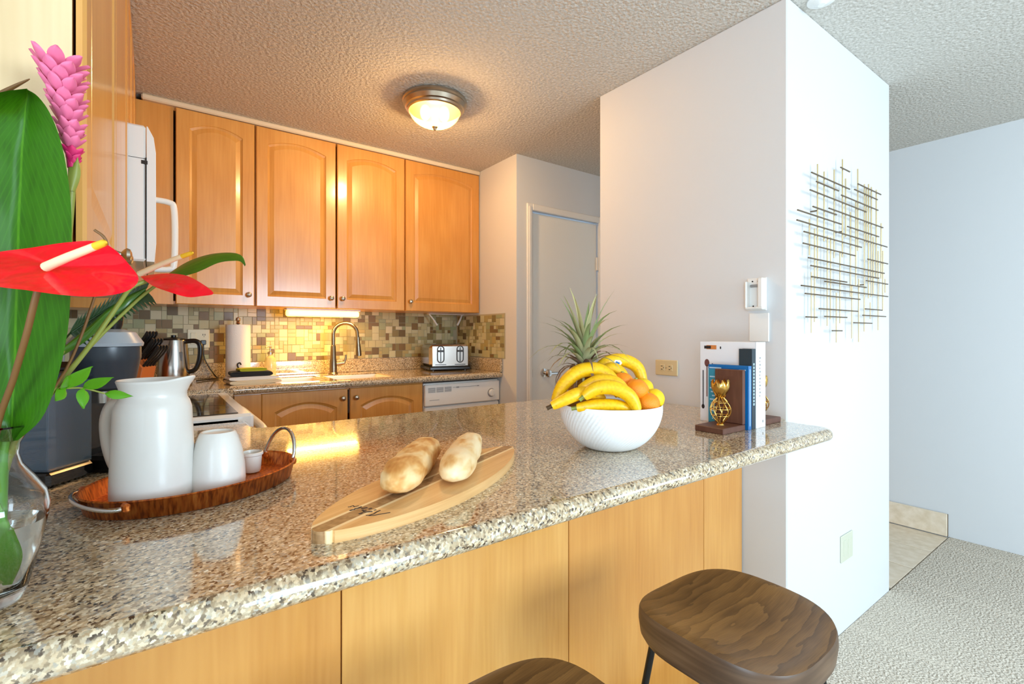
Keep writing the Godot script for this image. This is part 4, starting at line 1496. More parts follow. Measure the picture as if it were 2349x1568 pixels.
func peninsula() -> void:
	var c := thing("peninsula_cabinet", "long maple peninsula base with plain panels behind the stools", "cabinet", P(0, 0, 0.985))
	var b := B.new()
	b.bx(-0.37, 1.815, 0.0, TOP - 0.041, 0.022, 0.7, 0.002)
	part(c, "body", b, M.maple0)
	var xs := [-0.37, 0.302, 0.917, 1.562, 1.818]
	for i in 4:
		b = B.new()
		b.bx(xs[i] + 0.0015, xs[i + 1] - 0.0015, 0.002, TOP - 0.0405, 0.0, 0.019, 0.0015)
		part(c, "panel", b, M["maple%d" % [3, 0, 4, 2][i]])
	# polished slab with a rounded edge
	var o := PackedVector2Array([Vector2(-0.373, 0.64)])
	for i in 9:
		var a := -PI / 2 + PI / 2 * i / 8.0
		o.append(Vector2(1.715 + 0.05 * cos(a), 0.69 + 0.05 * sin(a)))
	o.append_array(PackedVector2Array([Vector2(1.765, 0.8), Vector2(1.768, 0.815), Vector2(1.775, 0.8195), Vector2(1.818, 0.8205), Vector2(1.818, 1.745), Vector2(0.31, 1.745), Vector2(0.28, 1.76), Vector2(0.27, 1.785), Vector2(0.27, 1.922), Vector2(-0.373, 1.922)]))
	b = B.new()
	b.T = lying()
	var m := o.size()
	var nr := []
	for i in m:
		var d0 := (o[i] - o[(i - 1 + m) % m]).normalized()
		var d1 := (o[(i + 1) % m] - o[i]).normalized()
		var w := Vector2(d0.y, -d0.x) + Vector2(d1.y, -d1.x)
		nr.append(w / maxf(0.4, w.length_squared() / 2.0))
	var rings := []
	var nrm := []
	for k in 11:
		var a := -PI / 2 + PI * k / 10.0
		var line := []
		var nl := []
		for i in m:
			var q: Vector2 = o[i] - nr[i] * 0.02 * (1.0 - cos(a))
			line.append(Vector3(q.x, q.y, TOP - 0.02 + 0.02 * sin(a)))
			var s: Vector2 = nr[i].normalized()
			nl.append(Vector3(s.x * cos(a), s.y * cos(a), sin(a)))
		rings.append(line)
		nrm.append(nl)
	for k in 10:
		for i in m:
			var j := (i + 1) % m
			b.tri(rings[k][i], rings[k + 1][i], rings[k + 1][j], nrm[k][i], nrm[k + 1][i], nrm[k + 1][j])
			b.tri(rings[k][i], rings[k + 1][j], rings[k][j], nrm[k][i], nrm[k + 1][j], nrm[k][j])
	for e in [0, 10]:
		var pl := PackedVector2Array()
		for p in rings[e]:
			pl.append(Vector2(p.x, p.y))
		var ix := Geometry2D.triangulate_polygon(pl)
		for i in range(0, ix.size(), 3):
			b.flat(rings[e][ix[i]], rings[e][ix[i + 1]], rings[e][ix[i + 2]], Vector3(0, 0, -1 if e == 0 else 1))
	solo("granite_countertop", "large polished speckled granite peninsula top with rounded edge", "countertop", b, M.granite)


func counter_things() -> void:
	var y := TOP
	# ---- serving board in the shape of a surfboard
	var c := thing("cutting_board", "surfboard shaped bamboo cutting board with a dark centre stripe", "cutting board", P(0.455, y, 0.863), 0.459)
	var half := func(x: float) -> float:
		var t := clampf((x + 0.3) / 0.6, 0.0, 1.0)
		return 0.002 + 0.092 * pow(maxf(0.0, sin(PI * pow(t, 0.92))), 0.64)
	var strips := [[-0.2, -0.019, "board_side", M.bamboo], [-0.019, -0.0125, "inlay_line", M.bamboo_pale], [-0.0125, 0.0125, "centre_stripe", M.bamboo_dark], [0.0125, 0.019, "inlay_line", M.bamboo_pale], [0.019, 0.2, "board_side", M.bamboo]]
	for s in strips:
		var up := PackedVector2Array()
		var dn := PackedVector2Array()
		for i in 61:
			var x := -0.3 * cos(PI * i / 60.0)
			var w: float = half.call(x)
			var hi := minf(s[1], w)
			var lo := maxf(s[0], -w)
			if hi - lo > 0.0004:
				up.append(Vector2(x, hi))
				dn.insert(0, Vector2(x, lo))
		up.append_array(dn)
		var b := B.new()
		b.T = lying()
		b.prism(up, 0.0, 0.018, 0.0)
		part(c, s[2], b, s[3])
	var b := B.new()
	for s in BURN:
		var line := []
		for q in s:
			line.append(Vector3(q[0], 0.0182, -q[1]))
		b.tube(line, 0.0022 if s.size() == 3 else 0.0015, 6, true, 0.15)
	part(c, "burnt_mark", b, M.burnt, "dark burnt brand mark")
	loaf("bread_loaf", "browner crusty bread loaf lying on the left of the cutting board", M.crust, P(0.424, y + 0.018, 0.908), 0.9, 0.315, 0.036, 0.056, 3)
	loaf("bread_loaf", "paler bread loaf beside the browner one on the cutting board", M.crust_pale, P(0.54, y + 0.018, 0.912), 0.9, 0.33, 0.033, 0.05, 9)
	# ---- copper tray
	tray(P(0.072, y, 1.12), 0.40)
	# ---- pitcher
	var ty := y + 0.008
	c = thing("pitcher", "tall white ceramic pitcher with a spout on the copper tray", "pitcher", P(0.0, ty, 1.083), deg_to_rad(-YAW))
	b = B.new()
	var rows := []
	var prof := [[0.0, 0.002], [0.064, 0.0], [0.07, 0.0005], [0.0735, 0.004], [0.0745, 0.012], [0.074, 0.04], [0.072, 0.09], [0.069, 0.14], [0.068, 0.16], [0.064, 0.172], [0.059, 0.179], [0.0575, 0.187], [0.059, 0.197], [0.0625, 0.206], [0.0638, 0.2095], [0.0625, 0.2115], [0.0605, 0.211], [0.0585, 0.206], [0.0555, 0.197], [0.054, 0.188], [0.056, 0.178], [0.063, 0.165], [0.068, 0.06], [0.066, 0.012], [0.05, 0.008], [0.0, 0.008]]
	for p in prof:
		var line := PackedVector3Array()
		for j in 56:
			var a := TAU * j / 56.0
			var lip := smoothstep(0.175, 0.21, p[1]) * pow(maxf(0.0, cos(a)), 9.0)
			var r: float = p[0] * 0.85 * (1.0 + 0.3 * lip)
			line.append(Vector3(cos(a) * r, p[1] + 0.007 * lip, sin(a) * r))
		rows.append(line)
	b.grid(rows, true, 1.0)
	part(c, "body", b, M.ceramic)
	b = B.new()
	b.tube(curve([Vector3(-0.05, 0.168, 0), Vector3(-0.072, 0.164, 0), Vector3(-0.083, 0.138, 0), Vector3(-0.081, 0.1, 0), Vector3(-0.071, 0.065, 0), Vector3(-0.058, 0.045, 0)], 5), 0.0085, 12, true, 1.5)
	part(c, "handle", b, M.ceramic)
	# ---- tumbler turned upside down, ramekin
	b = B.new()
	b.lathe([Vector2(0.043, 0.0), Vector2(0.0455, 0.003), Vector2(0.0465, 0.018), Vector2(0.045, 0.045), Vector2(0.0405, 0.075), Vector2(0.034, 0.097), Vector2(0.03, 0.106), Vector2(0.028, 0.1085), Vector2(0.0255, 0.1085), Vector2(0.024, 0.105), Vector2(0, 0.1045)], 48)
	solo("tumbler", "white ceramic tumbler standing upside down beside the pitcher", "cup", b, M.ceramic, P(0.098, ty, 1.073))
	b = B.new()
	b.lathe([Vector2(0, 0), Vector2(0.015, 0), Vector2(0.0165, 0.003), Vector2(0.019, 0.034), Vector2(0.0215, 0.036), Vector2(0.0215, 0.041), Vector2(0.0195, 0.042), Vector2(0.018, 0.036), Vector2(0.0155, 0.006), Vector2(0, 0.006)], 36)
	solo("ramekin", "tiny white creamer cup behind the tumbler on the copper tray", "cup", b, M.ceramic, P(0.169, ty, 1.165))
	coffee_maker()


func loaf(called: String, label: String, m: Material, at: Vector3, turn: float, ln: float, rad: float, hgt: float, s: int) -> void:
	var f := fnl(s, 1.0, 3)
	var rows := []
	for i in 27:
		var t := float(i) / 26.0 * 2.0 - 1.0
		var x := ln / 2.0 * signf(t) * (1.0 - pow(1.0 - absf(t), 1.8))
		var k := pow(maxf(0.0, 1.0 - pow(absf(x) / (ln / 2.0), 5.0)), 0.5)
		k = maxf(k, 0.002) * (1.0 + 0.06 * f.get_noise_1d(x * 14.0) + 0.05 * sin(t * 3.0 + s))
		var line := PackedVector3Array()
		for j in 24:
			var a := TAU * j / 24.0
			var cz := signf(cos(a)) * pow(absf(cos(a)), 0.85)
			var sy := signf(sin(a)) * pow(absf(sin(a)), 0.8)
			var w := 1.0 + 0.09 * f.get_noise_3d(x * 22.0, cos(a) * 1.4, sin(a) * 1.4)
			var fold := 1.0 - 0.09 * exp(-pow((fposmod(x * 1.0 + cz * 0.02, 0.09) - 0.045) / 0.008, 2.0)) * maxf(0.0, sin(a))
			var yy := hgt * 0.42 + sy * hgt * (0.58 if sy > 0.0 else 0.42) * k * w * fold
			line.append(Vector3(x, maxf(yy, 0.0), cz * rad * k * w))
		rows.append(line)
	var b := B.new()
	b.grid(rows, true, 1.0)
	solo(called, label, "bread", b, m, at, turn)


func tray(at: Vector3, turn: float) -> void:
	var c := thing("serving_tray", "oval hammered copper tray with two ring handles", "tray", at, turn)
	var b := B.new()
	b.lathe([Vector2(0, 0.0), Vector2(0.93, 0.0), Vector2(0.96, 0.002), Vector2(1.0, 0.03), Vector2(1.012, 0.032), Vector2(1.0, 0.034), Vector2(0.985, 0.031), Vector2(0.945, 0.007), Vector2(0.92, 0.006), Vector2(0, 0.006)], 72, Vector3.ZERO, 32.0, 0.182, 0.135)
	part(c, "dish", b, M.copper)
	for s in [-1.0, 1.0]:
		var hw := 0.05 if s > 0 else 0.082
		b = B.new()
		var line := []
		for i in 21:
			var a := PI * i / 20.0
			if s > 0:
				line.append(Vector3(0.166 + 0.016 * sin(a), 0.028 + 0.06 * sin(a), -hw * cos(a)))
			else:
				line.append(Vector3(-0.158 - 0.026 * sin(a), 0.024, -hw * cos(a)))
		b.tube(line, 0.0038, 8)
		part(c, "handle", b, M.chrome)
		for z in [-hw, hw]:
			b = B.new()
			var x := 0.166 if s > 0 else -0.152
			b.cb(Vector3(x - 0.005, 0.018, z - 0.008), Vector3(x + 0.005, 0.032, z + 0.008), 0.003)
			part(c, "handle_mount", b, M.copper)


func coffee_maker() -> void:
	var c := thing("coffee_maker", "black coffee maker with smoky water tank behind the flowers", "coffee maker", P(-0.134, TOP, 1.326), deg_to_rad(-YAW))
	var b := B.new()
	b.cb(Vector3(-0.094, 0.0, -0.055), Vector3(0.0, 0.032, 0.05), 0.006)
	part(c, "foot", b, M.black_gloss)
	b = B.new()
	var t := 0.003
	b.cb(Vector3(-0.092, 0.033, -0.05), Vector3(-0.002, 0.036, 0.048), 0.001)
	b.cb(Vector3(-0.092, 0.036, -0.05), Vector3(-0.092 + t, 0.205, 0.048), 0.001)
	b.cb(Vector3(-0.002 - t, 0.036, -0.05), Vector3(-0.002, 0.205, 0.048), 0.001)
	b.cb(Vector3(-0.092 + t, 0.036, 0.048 - t), Vector3(-0.002 - t, 0.205, 0.048), 0.001)
	b.cb(Vector3(-0.092 + t, 0.036, -0.05), Vector3(-0.002 - t, 0.205, -0.05 + t), 0.001)
	part(c, "water_tank", b, M.tank, "smoky transparent tank")
	b = B.new()
	b.cb(Vector3(-0.096, 0.205, -0.054), Vector3(0.002, 0.222, 0.052), 0.006)
	part(c, "tank_lid", b, M.charcoal)
	b = B.new()
	b.cb(Vector3(-0.1, 0.0, -0.2), Vector3(-0.024, 0.24, -0.06), 0.012)
	part(c, "column", b, M.black_gloss)
	b = B.new()
	b.cb(Vector3(-0.06, 0.0, -0.19), Vector3(0.035, 0.036, -0.06), 0.008)
	part(c, "drip_base", b, M.black)
	b = B.new()
	b.T = Transform3D(Basis(), Vector3(-0.012, 0.0, -0.1))
	b.lathe([Vector2(0, 0.176), Vector2(0.042, 0.176), Vector2(0.05, 0.182), Vector2(0.06, 0.24), Vector2(0.062, 0.246), Vector2(0.062, 0.272), Vector2(0, 0.272)], 40)
	part(c, "brew_head", b, M.charcoal)
	b = B.new()
	b.T = Transform3D(Basis(), Vector3(-0.012, 0.0, -0.1))
	b.lathe([Vector2(0, 0.273), Vector2(0.0655, 0.273), Vector2(0.067, 0.28), Vector2(0.052, 0.304), Vector2(0.03, 0.311), Vector2(0, 0.312)], 40)
	part(c, "lid", b, M.silver_plastic)
	b = B.new()
	b.T = Transform3D(Basis(), Vector3(0.004, 0.0, -0.1))
	b.lathe([Vector2(0, 0.308), Vector2(0.012, 0.308), Vector2(0.016, 0.32), Vector2(0.018, 0.338), Vector2(0.01, 0.348), Vector2(0, 0.35)], 24)
	part(c, "lid_knob", b, M.black)
	b = B.new()
	b.T = Transform3D(Basis(), Vector3(-0.012, 0.0, -0.1))
	b.lathe([Vector2(0, 0.15), Vector2(0.034, 0.15), Vector2(0.036, 0.178), Vector2(0, 0.178)], 32)
	part(c, "nozzle", b, M.steel)


# ---------------------------------------------------------------- fruit bowl
func fruit() -> void:
	var at := P(0.977, TOP, 0.89)
	var turn := deg_to_rad(-YAW)
	# bowl with fine diagonal flutes
	var rows := []
	var steps := 44
	for i in steps + 1:
		var t := float(i) / steps
		var a := t * 1.42
		var r := 0.134 * pow(sin(a), 0.62) if a > 0.01 else 0.0
		r = lerpf(0.052, 0.134, pow(sin(t * PI / 2), 0.85)) if t > 0.0 else 0.0
		var yy := 0.116 * pow(t, 1.35)
		var line := PackedVector3Array()
		for j in 288:
			var p := TAU * j / 288.0
			var g := 0.001 * sin(72.0 * p + t * 60.0) * smoothstep(0.1, 0.2, t) * smoothstep(0.97, 0.9, t)
			line.append(Vector3(cos(p) * (r + g), yy, sin(p) * (r + g)))
		rows.append(line)
	for q in [[0.1335, 0.118], [0.131, 0.1175], [0.127, 0.1], [0.108, 0.055], [0.07, 0.016], [0.0, 0.01]]:
		var line := PackedVector3Array()
		for j in 288:
			var p := TAU * j / 288.0
			line.append(Vector3(cos(p) * q[0], q[1], sin(p) * q[0]))
		rows.append(line)
	var b := B.new()
	b.grid(rows, true, 1.0)
	solo("fruit_bowl", "round white fluted bowl heaped with fruit", "bowl", b, M.bowl_white, at, turn)
	# bananas: bends in the frame of the bowl (x right, y up from the counter, z towards the viewer)
	var bn := [
		["topmost arched banana at the left front of the bowl", [[-0.150, 0.128, 0.05], [-0.128, 0.17, 0.04], [-0.085, 0.203, 0.03], [-0.035, 0.206, 0.025], [0.0, 0.18, 0.03], [0.018, 0.14, 0.035]], 0.0195],
		["banana pointing left over the bowl rim, dark tip in the air", [[-0.163, 0.124, 0.1], [-0.13, 0.14, 0.1], [-0.095, 0.153, 0.09], [-0.06, 0.15, 0.075], [-0.03, 0.135, 0.06]], 0.0165],
		["front banana arching down to the right over the bowl rim", [[-0.085, 0.148, 0.105], [-0.055, 0.168, 0.11], [-0.015, 0.17, 0.112], [0.024, 0.15, 0.112], [0.044, 0.115, 0.108]], 0.0185],
		["banana half hidden between the two arched front ones", [[-0.09, 0.16, 0.065], [-0.045, 0.182, 0.07], [0.0, 0.178, 0.072], [0.028, 0.15, 0.07]], 0.017],
		["banana lying low inside the rim under the front one", [[-0.1, 0.118, 0.09], [-0.05, 0.126, 0.1], [0.0, 0.124, 0.1], [0.035, 0.112, 0.09]], 0.016],
		["banana at the back arching over the mandarins, with a sticker", [[-0.03, 0.205, -0.03], [0.005, 0.226, -0.04], [0.05, 0.227, -0.045], [0.085, 0.206, -0.045], [0.098, 0.165, -0.04]], 0.0185],
		["banana under the arched back one, nearer the pineapple", [[-0.03, 0.19, -0.01], [0.005, 0.208, -0.012], [0.03, 0.195, -0.01], [0.045, 0.165, -0.008]], 0.0175],
	]
	for k in bn.size():
		var pts := []
		for p in bn[k][1]:
			pts.append(Vector3(p[0], p[1], p[2]))
		var line := curve(pts, 6)
		var rad := []
		for i in line.size():
			var t := float(i) / (line.size() - 1)
			rad.append(bn[k][2] * (0.34 + 0.66 * pow(maxf(0.0, sin(PI * clampf(t * 0.92 + 0.04, 0.0, 1.0))), 0.42)))
		var c := thing("banana", bn[k][0], "banana", at, turn, "bananas in the white bowl")
		b = B.new()
		b.tube(line, rad, 10)
		part(c, "peel", b, M.banana)
		b = B.new()
		var d0: Vector3 = (line[0] - line[1]).normalized()
		var d1: Vector3 = (line[-1] - line[-2]).normalized()
		b.tube([line[0], line[0] + d0 * 0.006, line[0] + d0 * 0.014], [bn[k][2] * 0.36, bn[k][2] * 0.3, bn[k][2] * 0.34], 8)
		part(c, "stalk", b, M.banana_tip if k == 1 else M.stem_green)
		b = B.new()
		b.tube([line[-1], line[-1] + d1 * 0.004], [bn[k][2] * 0.36, bn[k][2] * 0.2], 8)
		part(c, "tip", b, M.banana_tip)
		if k == 5:
			b = B.new()
			b.T = Transform3D(Basis(), Vector3(0.024, 0.222, -0.0245))
			b.prism(PackedVector2Array([Vector2(-0.012, -0.004), Vector2(-0.005, -0.008), Vector2(0.008, -0.007), Vector2(0.013, 0.0), Vector2(0.008, 0.007), Vector2(-0.006, 0.008)]), -0.003, 0.001)
			var s := part(c, "sticker", b, M.paper, "white and blue fruit sticker")
			b = B.new()
			b.T = Transform3D(Basis(), Vector3(0.024, 0.222, -0.0234))
			b.prism(PackedVector2Array([Vector2(-0.007, -0.004), Vector2(0.005, -0.005), Vector2(0.007, 0.001), Vector2(-0.003, 0.005)]), -0.0005, 0.0004)
			part(s, "sticker_print", b, M.book_blue)
	var nz := fnl(8, 0.6, 2)
	for q in [["mandarin", "largest mandarin in the middle of the pile, right of the bananas", Vector3(0.056, 0.158, 0.05), 0.031, M.mandarin], ["mandarin", "mandarin tucked behind the middle one under the back banana", Vector3(0.028, 0.175, 0.02), 0.028, M.mandarin], ["mandarin", "lowest mandarin against the right rim of the bowl", Vector3(0.082, 0.124, 0.06), 0.031, M.mandarin], ["lemon", "yellow lemon at the right rim beside the mandarins", Vector3(0.107, 0.133, 0.035), 0.026, M.lemon], ["lemon", "yellow lemon behind the mandarins under the back bananas", Vector3(0.09, 0.155, -0.01), 0.027, M.lemon]]:
		var c := thing(q[0], q[1], q[0], at, turn, "citrus fruit in the white bowl")
		b = B.new()
		b.lump(q[2], Vector3(q[3], q[3] * (0.9 if q[0] == "mandarin" else 1.0), q[3]) * Vector3(1.0, 1.0, 1.0), 22, 14, 0.04, nz)
		part(c, "peel", b, q[4])
		b = B.new()
		b.lathe([Vector2(0.0045, -0.001), Vector2(0.004, 0.002), Vector2(0, 0.003)], 8, q[2] + Vector3(0, q[3] * 0.9, 0))
		part(c, "stem_end", b, M.stem_green)
	# pineapple standing at the back of the bowl
	var c := thing("pineapple", "pineapple with spiky grey green crown at the back of the fruit bowl", "pineapple", at, turn)
	var pc := Vector3(-0.064, 0.0, -0.03)
	b = B.new()
	var pr := []
	for i in 25:
		var t := float(i) / 24.0
		pr.append(Vector2(0.05 * pow(sin(PI * clampf(t * 0.9 + 0.06, 0.0, 1.0)), 0.5) + 0.0025 * sin(t * 60.0), 0.045 + t * 0.14))
	b.lathe(pr, 30, pc, 80.0)
	part(c, "body", b, M.pine_body)
	var rng := RandomNumberGenerator.new()
	rng.seed = 12
	var shapes := []
	for v in 4:
		var lb := B.new()
		var rws := []
		for i in 9:
			var t := float(i) / 8.0
			var w := 0.0095 * (1.0 - pow(t, 1.6)) + 0.0003
			var bend: float = [0.12, 0.4, 0.75, 1.1][v] * t * t
			var p := Vector3(0, t * cos(bend), t * sin(bend))
			var line := PackedVector3Array()
			for j in 5:
				var s := float(j) / 2.0 - 1.0
				line.append(Vector3(s * w * 10.0, p.y, p.z - 0.03 * (s * s) * (1.0 - t)))
			rws.append(line)
		lb.grid(rws, false, 1.0)
		shapes.append(lb)
	var meshes := {}
	for tier in 8:
		var cnt: int = [11, 11, 11, 10, 9, 8, 5, 4][tier]
		for i in cnt:
			var f := float(tier) / 7.0
			var v: int = 3 if tier < 2 else 2 if tier < 4 else 1 if tier < 6 else 0
			var tone := (2 if tier < 3 and rng.randf() < 0.7 else 3 if tier > 5 and rng.randf() < 0.4 else rng.randi() % 2)
			var key := v * 4 + tone
			if not meshes.has(key):
				meshes[key] = shapes[v].mesh(M["pine_leaf%d" % tone])
			var ln := lerpf(0.085, 0.165, sin(f * 2.0)) * rng.randf_range(0.85, 1.15) + (0.02 if tier > 5 else 0.0)
			var yaw := TAU * (float(i) / cnt + 0.37 * tier) + rng.randf_range(-0.2, 0.2)
			var tilt := lerpf(0.95, 0.2, f) + rng.randf_range(-0.08, 0.08)
			var bs := Basis(Vector3.UP, yaw) * Basis(Vector3.RIGHT, tilt) * Basis.from_scale(Vector3(0.1 * lerpf(0.95, 1.1, f), ln, ln))
			place(c, "crown_leaf", meshes[key], Transform3D(bs, pc + Vector3(0, 0.185 + 0.06 * f, 0)))


# ---------------------------------------------------------------- books between two bookends
func books() -> void:
	bookend("wooden bookend in front of the blue book, with a gold wire ornament", P(1.486, TOP, 0.795), -1.0)
	bookend("wooden bookend at the wall behind the thick white book", P(1.603, TOP, 0.8), 1.0)
	# [label, x0, x1, n1, top, cover]
	var c := book("thin blue book in front of the others, behind the bookend", 1.492, 1.512, 0.925, 1.137, M.book_blue)
	var b := B.new()
	b.bx(-0.0006, 0.0, 0.01, 0.185, 0.103, 0.135)
	part(c, "cover_band", b, M.book_teal, "teal picture band")
	b = B.new()
	b.bx(-0.0009, 0.0, 0.187, 0.191, 0.09, 0.132)
	b.bx(-0.0009, 0.0, 0.181, 0.184, 0.055, 0.1)
	b.bx(-0.0009, 0.0, 0.185, 0.188, 0.008, 0.03)
	for i in 12:
		b.bx(-0.0009, 0.0, 0.02 + i * 0.0125, 0.024 + i * 0.0125, 0.106, 0.122 + 0.008 * (i % 3) / 2.0)
	b.bx(0.008, 0.0115, 0.012, 0.19, -0.0006, 0.0)
	part(c, "cover_print", b, M.print_pale)
	c = book("narrow dark grey book between the blue and the white book", 1.514, 1.537, 0.832, 1.19, M.book_dark)
	b = B.new()
	for i in 13:
		b.bx(0.008, 0.015, 0.075 + i * 0.0105, 0.082 + i * 0.0105, -0.0006, 0.0)
	part(c, "spine_print", b, M.print_pale)
	c = book("thick tall white cookbook with spoons on its cover", 1.539, 1.6, 0.985, 1.211, M.book_white)
	b = B.new()
	spoon(b, 0.17, 0.085, 0.192, true, 0.009)
	part(c, "printed_spoon", b, M.print_brown)
	b = B.new()
	spoon(b, 0.1845, 0.055, 0.175, false, 0.0055)
	spoon(b, 0.15, 0.075, 0.2, false, 0.008)
	part(c, "printed_spoon", b, M.print_black)
	b = B.new()
	b.bx(-0.0007, 0.0, 0.248, 0.262, 0.135, 0.172)
	part(c, "printed_picture", b, M.print_orange)
	b = B.new()
	b.bx(-0.0009, 0.0, 0.25, 0.26, 0.155, 0.18)
	part(c, "printed_picture", b, M.print_black)
	b = B.new()
	b.bx(-0.0009, 0.0, 0.25, 0.258, 0.118, 0.122)
	part(c, "printed_mark", b, M.print_black)
	b = B.new()
	for i in 12:
		b.bx(0.02, 0.026 + 0.004 * (i % 2), 0.1 + i * 0.011, 0.105 + i * 0.011, -0.0005, 0.0)
	part(c, "spine_print", b, M.grey_plastic)
	b = B.new()
	b.bx(0.04, 0.046, 0.016, 0.024, -0.0006, 0.0)
	part(c, "spine_mark", b, M.grey_plastic)


func spoon(b: B, n: float, y0: float, y1: float, up: bool, r: float) -> void:
	b.bx(-0.0009, 0.0, y0, y1, n - 0.0016, n + 0.0016)
	var o := PackedVector2Array()
	var cy := y1 + r if up else y0 - r
	for i in 18:
		var a := TAU * i / 18.0
		o.append(Vector2(cos(a) * r, sin(a) * r * 1.45))
	b.T = Transform3D(Basis(Vector3.UP, -PI / 2), P(0, cy, n))
	b.prism(o, 0.0, 0.0009)
	b.T = Transform3D.IDENTITY


func book(label: String, x0: float, x1: float, n1: float, top: float, m: Material) -> Node3D:
	var c := thing("book", label, "book", P(x0, TOP, 0.789), 0.0, "books between the wooden bookends")
	var w := x1 - x0
	var d := n1 - 0.789
	var h := top - TOP
	var b := B.new()
	b.bx(0.0, 0.0025, 0.0, h, 0.0, d, 0.0008)
	b.bx(w - 0.0025, w, 0.0, h, 0.0, d, 0.0008)
	b.bx(0.0, w, 0.0, h, 0.0, 0.003, 0.001)
	part(c, "cover", b, m)
	b = B.new()
	b.bx(0.0025, w - 0.0025, 0.003, h - 0.003, 0.003, d - 0.004)
	part(c, "pages", b, M.pages)
	return c


func bookend(label: String, at: Vector3, s: float) -> void:
	var c := thing("bookend", label, "bookend", at, 0.0, "bookends holding the books")
	var b := B.new()
	b.bx(minf(0.0, s * 0.125), maxf(0.0, s * 0.125), 0.0, 0.018, 0.0, 0.095, 0.002)
	part(c, "foot", b, M.bookend_wood)
	b = B.new()
	b.bx(minf(0.0, s * 0.014), maxf(0.0, s * 0.014), 0.0185, 0.188, 0.0, 0.095, 0.002)
	part(c, "upright", b, M.bookend_wood)
	# gold ornament: an oval cage with a crown of blades
	var o := Vector3(s * 0.065, 0.018, -0.045)
	b = B.new()
	for k in 9:
		var a := TAU * k / 9.0
		var line := []
		for i in 13:
			var t := float(i) / 12.0
			var r := 0.027 * pow(sin(PI * clampf(t, 0.02, 0.98)), 0.8) + 0.003
			line.append(o + Vector3(cos(a + t * 0.9) * r, 0.004 + t * 0.085, sin(a + t * 0.9) * r))
		b.tube(line, 0.0017, 6)
	for t in [0.3, 0.55, 0.78]:
		var line := []
		for i in 17:
			var a := TAU * i / 16.0
			var r := 0.027 * pow(sin(PI * t), 0.8) + 0.003
			line.append(o + Vector3(cos(a) * r, 0.004 + t * 0.085, sin(a) * r))
		b.tube(line, 0.0016, 6, false)
	part(c, "wire_cage", b, M.gold)
	b = B.new()
	for k in 8:
		var a := TAU * k / 8.0
		var rows := []
		for i in 7:
			var t := float(i) / 6.0
			var r := 0.006 + 0.02 * sin(t * 2.2)
			var w := 0.011 * (1.0 - pow(t, 3.0)) + 0.0005
			var e := Vector3(cos(a), 0, sin(a))
			var q := Vector3(-sin(a), 0, cos(a))
			rows.append(PackedVector3Array([o + e * r - q * w + Vector3(0, 0.086 + t * 0.055, 0), o + e * (r + 0.003) + Vector3(0, 0.086 + t * 0.055, 0), o + e * r + q * w + Vector3(0, 0.086 + t * 0.055, 0)]))
		b.grid(rows, false, 1.0)
	part(c, "crown", b, M.gold)
	b = B.new()
	b.lathe([Vector2(0, 0), Vector2(0.012, 0), Vector2(0.01, 0.004), Vector2(0, 0.0045)], 16, o)
	part(c, "ornament_foot", b, M.gold)


# ---------------------------------------------------------------- flowers
func sheet(edge_a: Array, edge_b: Array, across: int, bulge: Vector3, k := 5) -> B:
	var a := curve(edge_a, k)
	var d := curve(edge_b, k)
	var rows := []
	for i in a.size():
		var line := PackedVector3Array()
		for j in across + 1:
			var t := float(j) / across
			line.append(a[i].lerp(d[i], t) + bulge * (1.0 - pow(2.0 * t - 1.0, 2.0)))
		rows.append(line)
	var b := B.new()
	b.grid(rows, false, 1.0)
	return b


func spathe_shape(outline: Array, mid: Vector3, dome: Vector3) -> B:
	var o := curve(outline + [outline[0]], 4)
	o.pop_back()
	var rows := []
	for i in 9:
		var t := float(i) / 8.0
		var line := PackedVector3Array()
		for j in o.size():
			var w := 1.0 + 0.0 * j
			var t2 := maxf(t, 0.01)
			line.append(mid.lerp(o[j], t2 * w) + dome * (1.0 - t * t) + dome * 0.25 * sin(j * 0.55) * t * (1.0 - t) * 2.0)
		rows.append(line)
	var b := B.new()
	b.grid(rows, true, 1.0)
	return b


func anthurium(label: String, outline: Array, spadix: Array, stem: Array, mid: Vector3, dome: Vector3, r: float) -> void:
	var base: Vector3 = stem[-1]
	var c := thing("anthurium", label, "flower", Vector3.ZERO, 0.0, "red anthuriums in the vase")
	var b := spathe_shape(outline, mid, dome)
	part(c, "spathe", b, M.spathe)
	b = B.new()
	var s := curve(spadix, 5)
	var n := s.size()
	var rad := []
	for i in n:
		rad.append(r * lerpf(1.0, 0.72, float(i) / (n - 1)))
	b.tube(s.slice(0, n - 3), rad.slice(0, n - 3), 12)
	part(c, "spadix", b, M.spadix)
	b = B.new()
	var tip: Array = s.slice(n - 4)
	tip.append(s[-1] + (s[-1] - s[-2]) * 0.5)
	b.tube(tip, [r * 0.79, r * 0.76, r * 0.74, r * 0.66, r * 0.3], 12)
	part(c, "spadix_tip", b, M.spadix_tip)
	b = B.new()
	b.tube(curve(stem, 5), 0.0032, 8)
	part(c, "stem", b, M.stem_green if r < 0.0045 else M.stem_brown)
	c.set_meta("base", base)


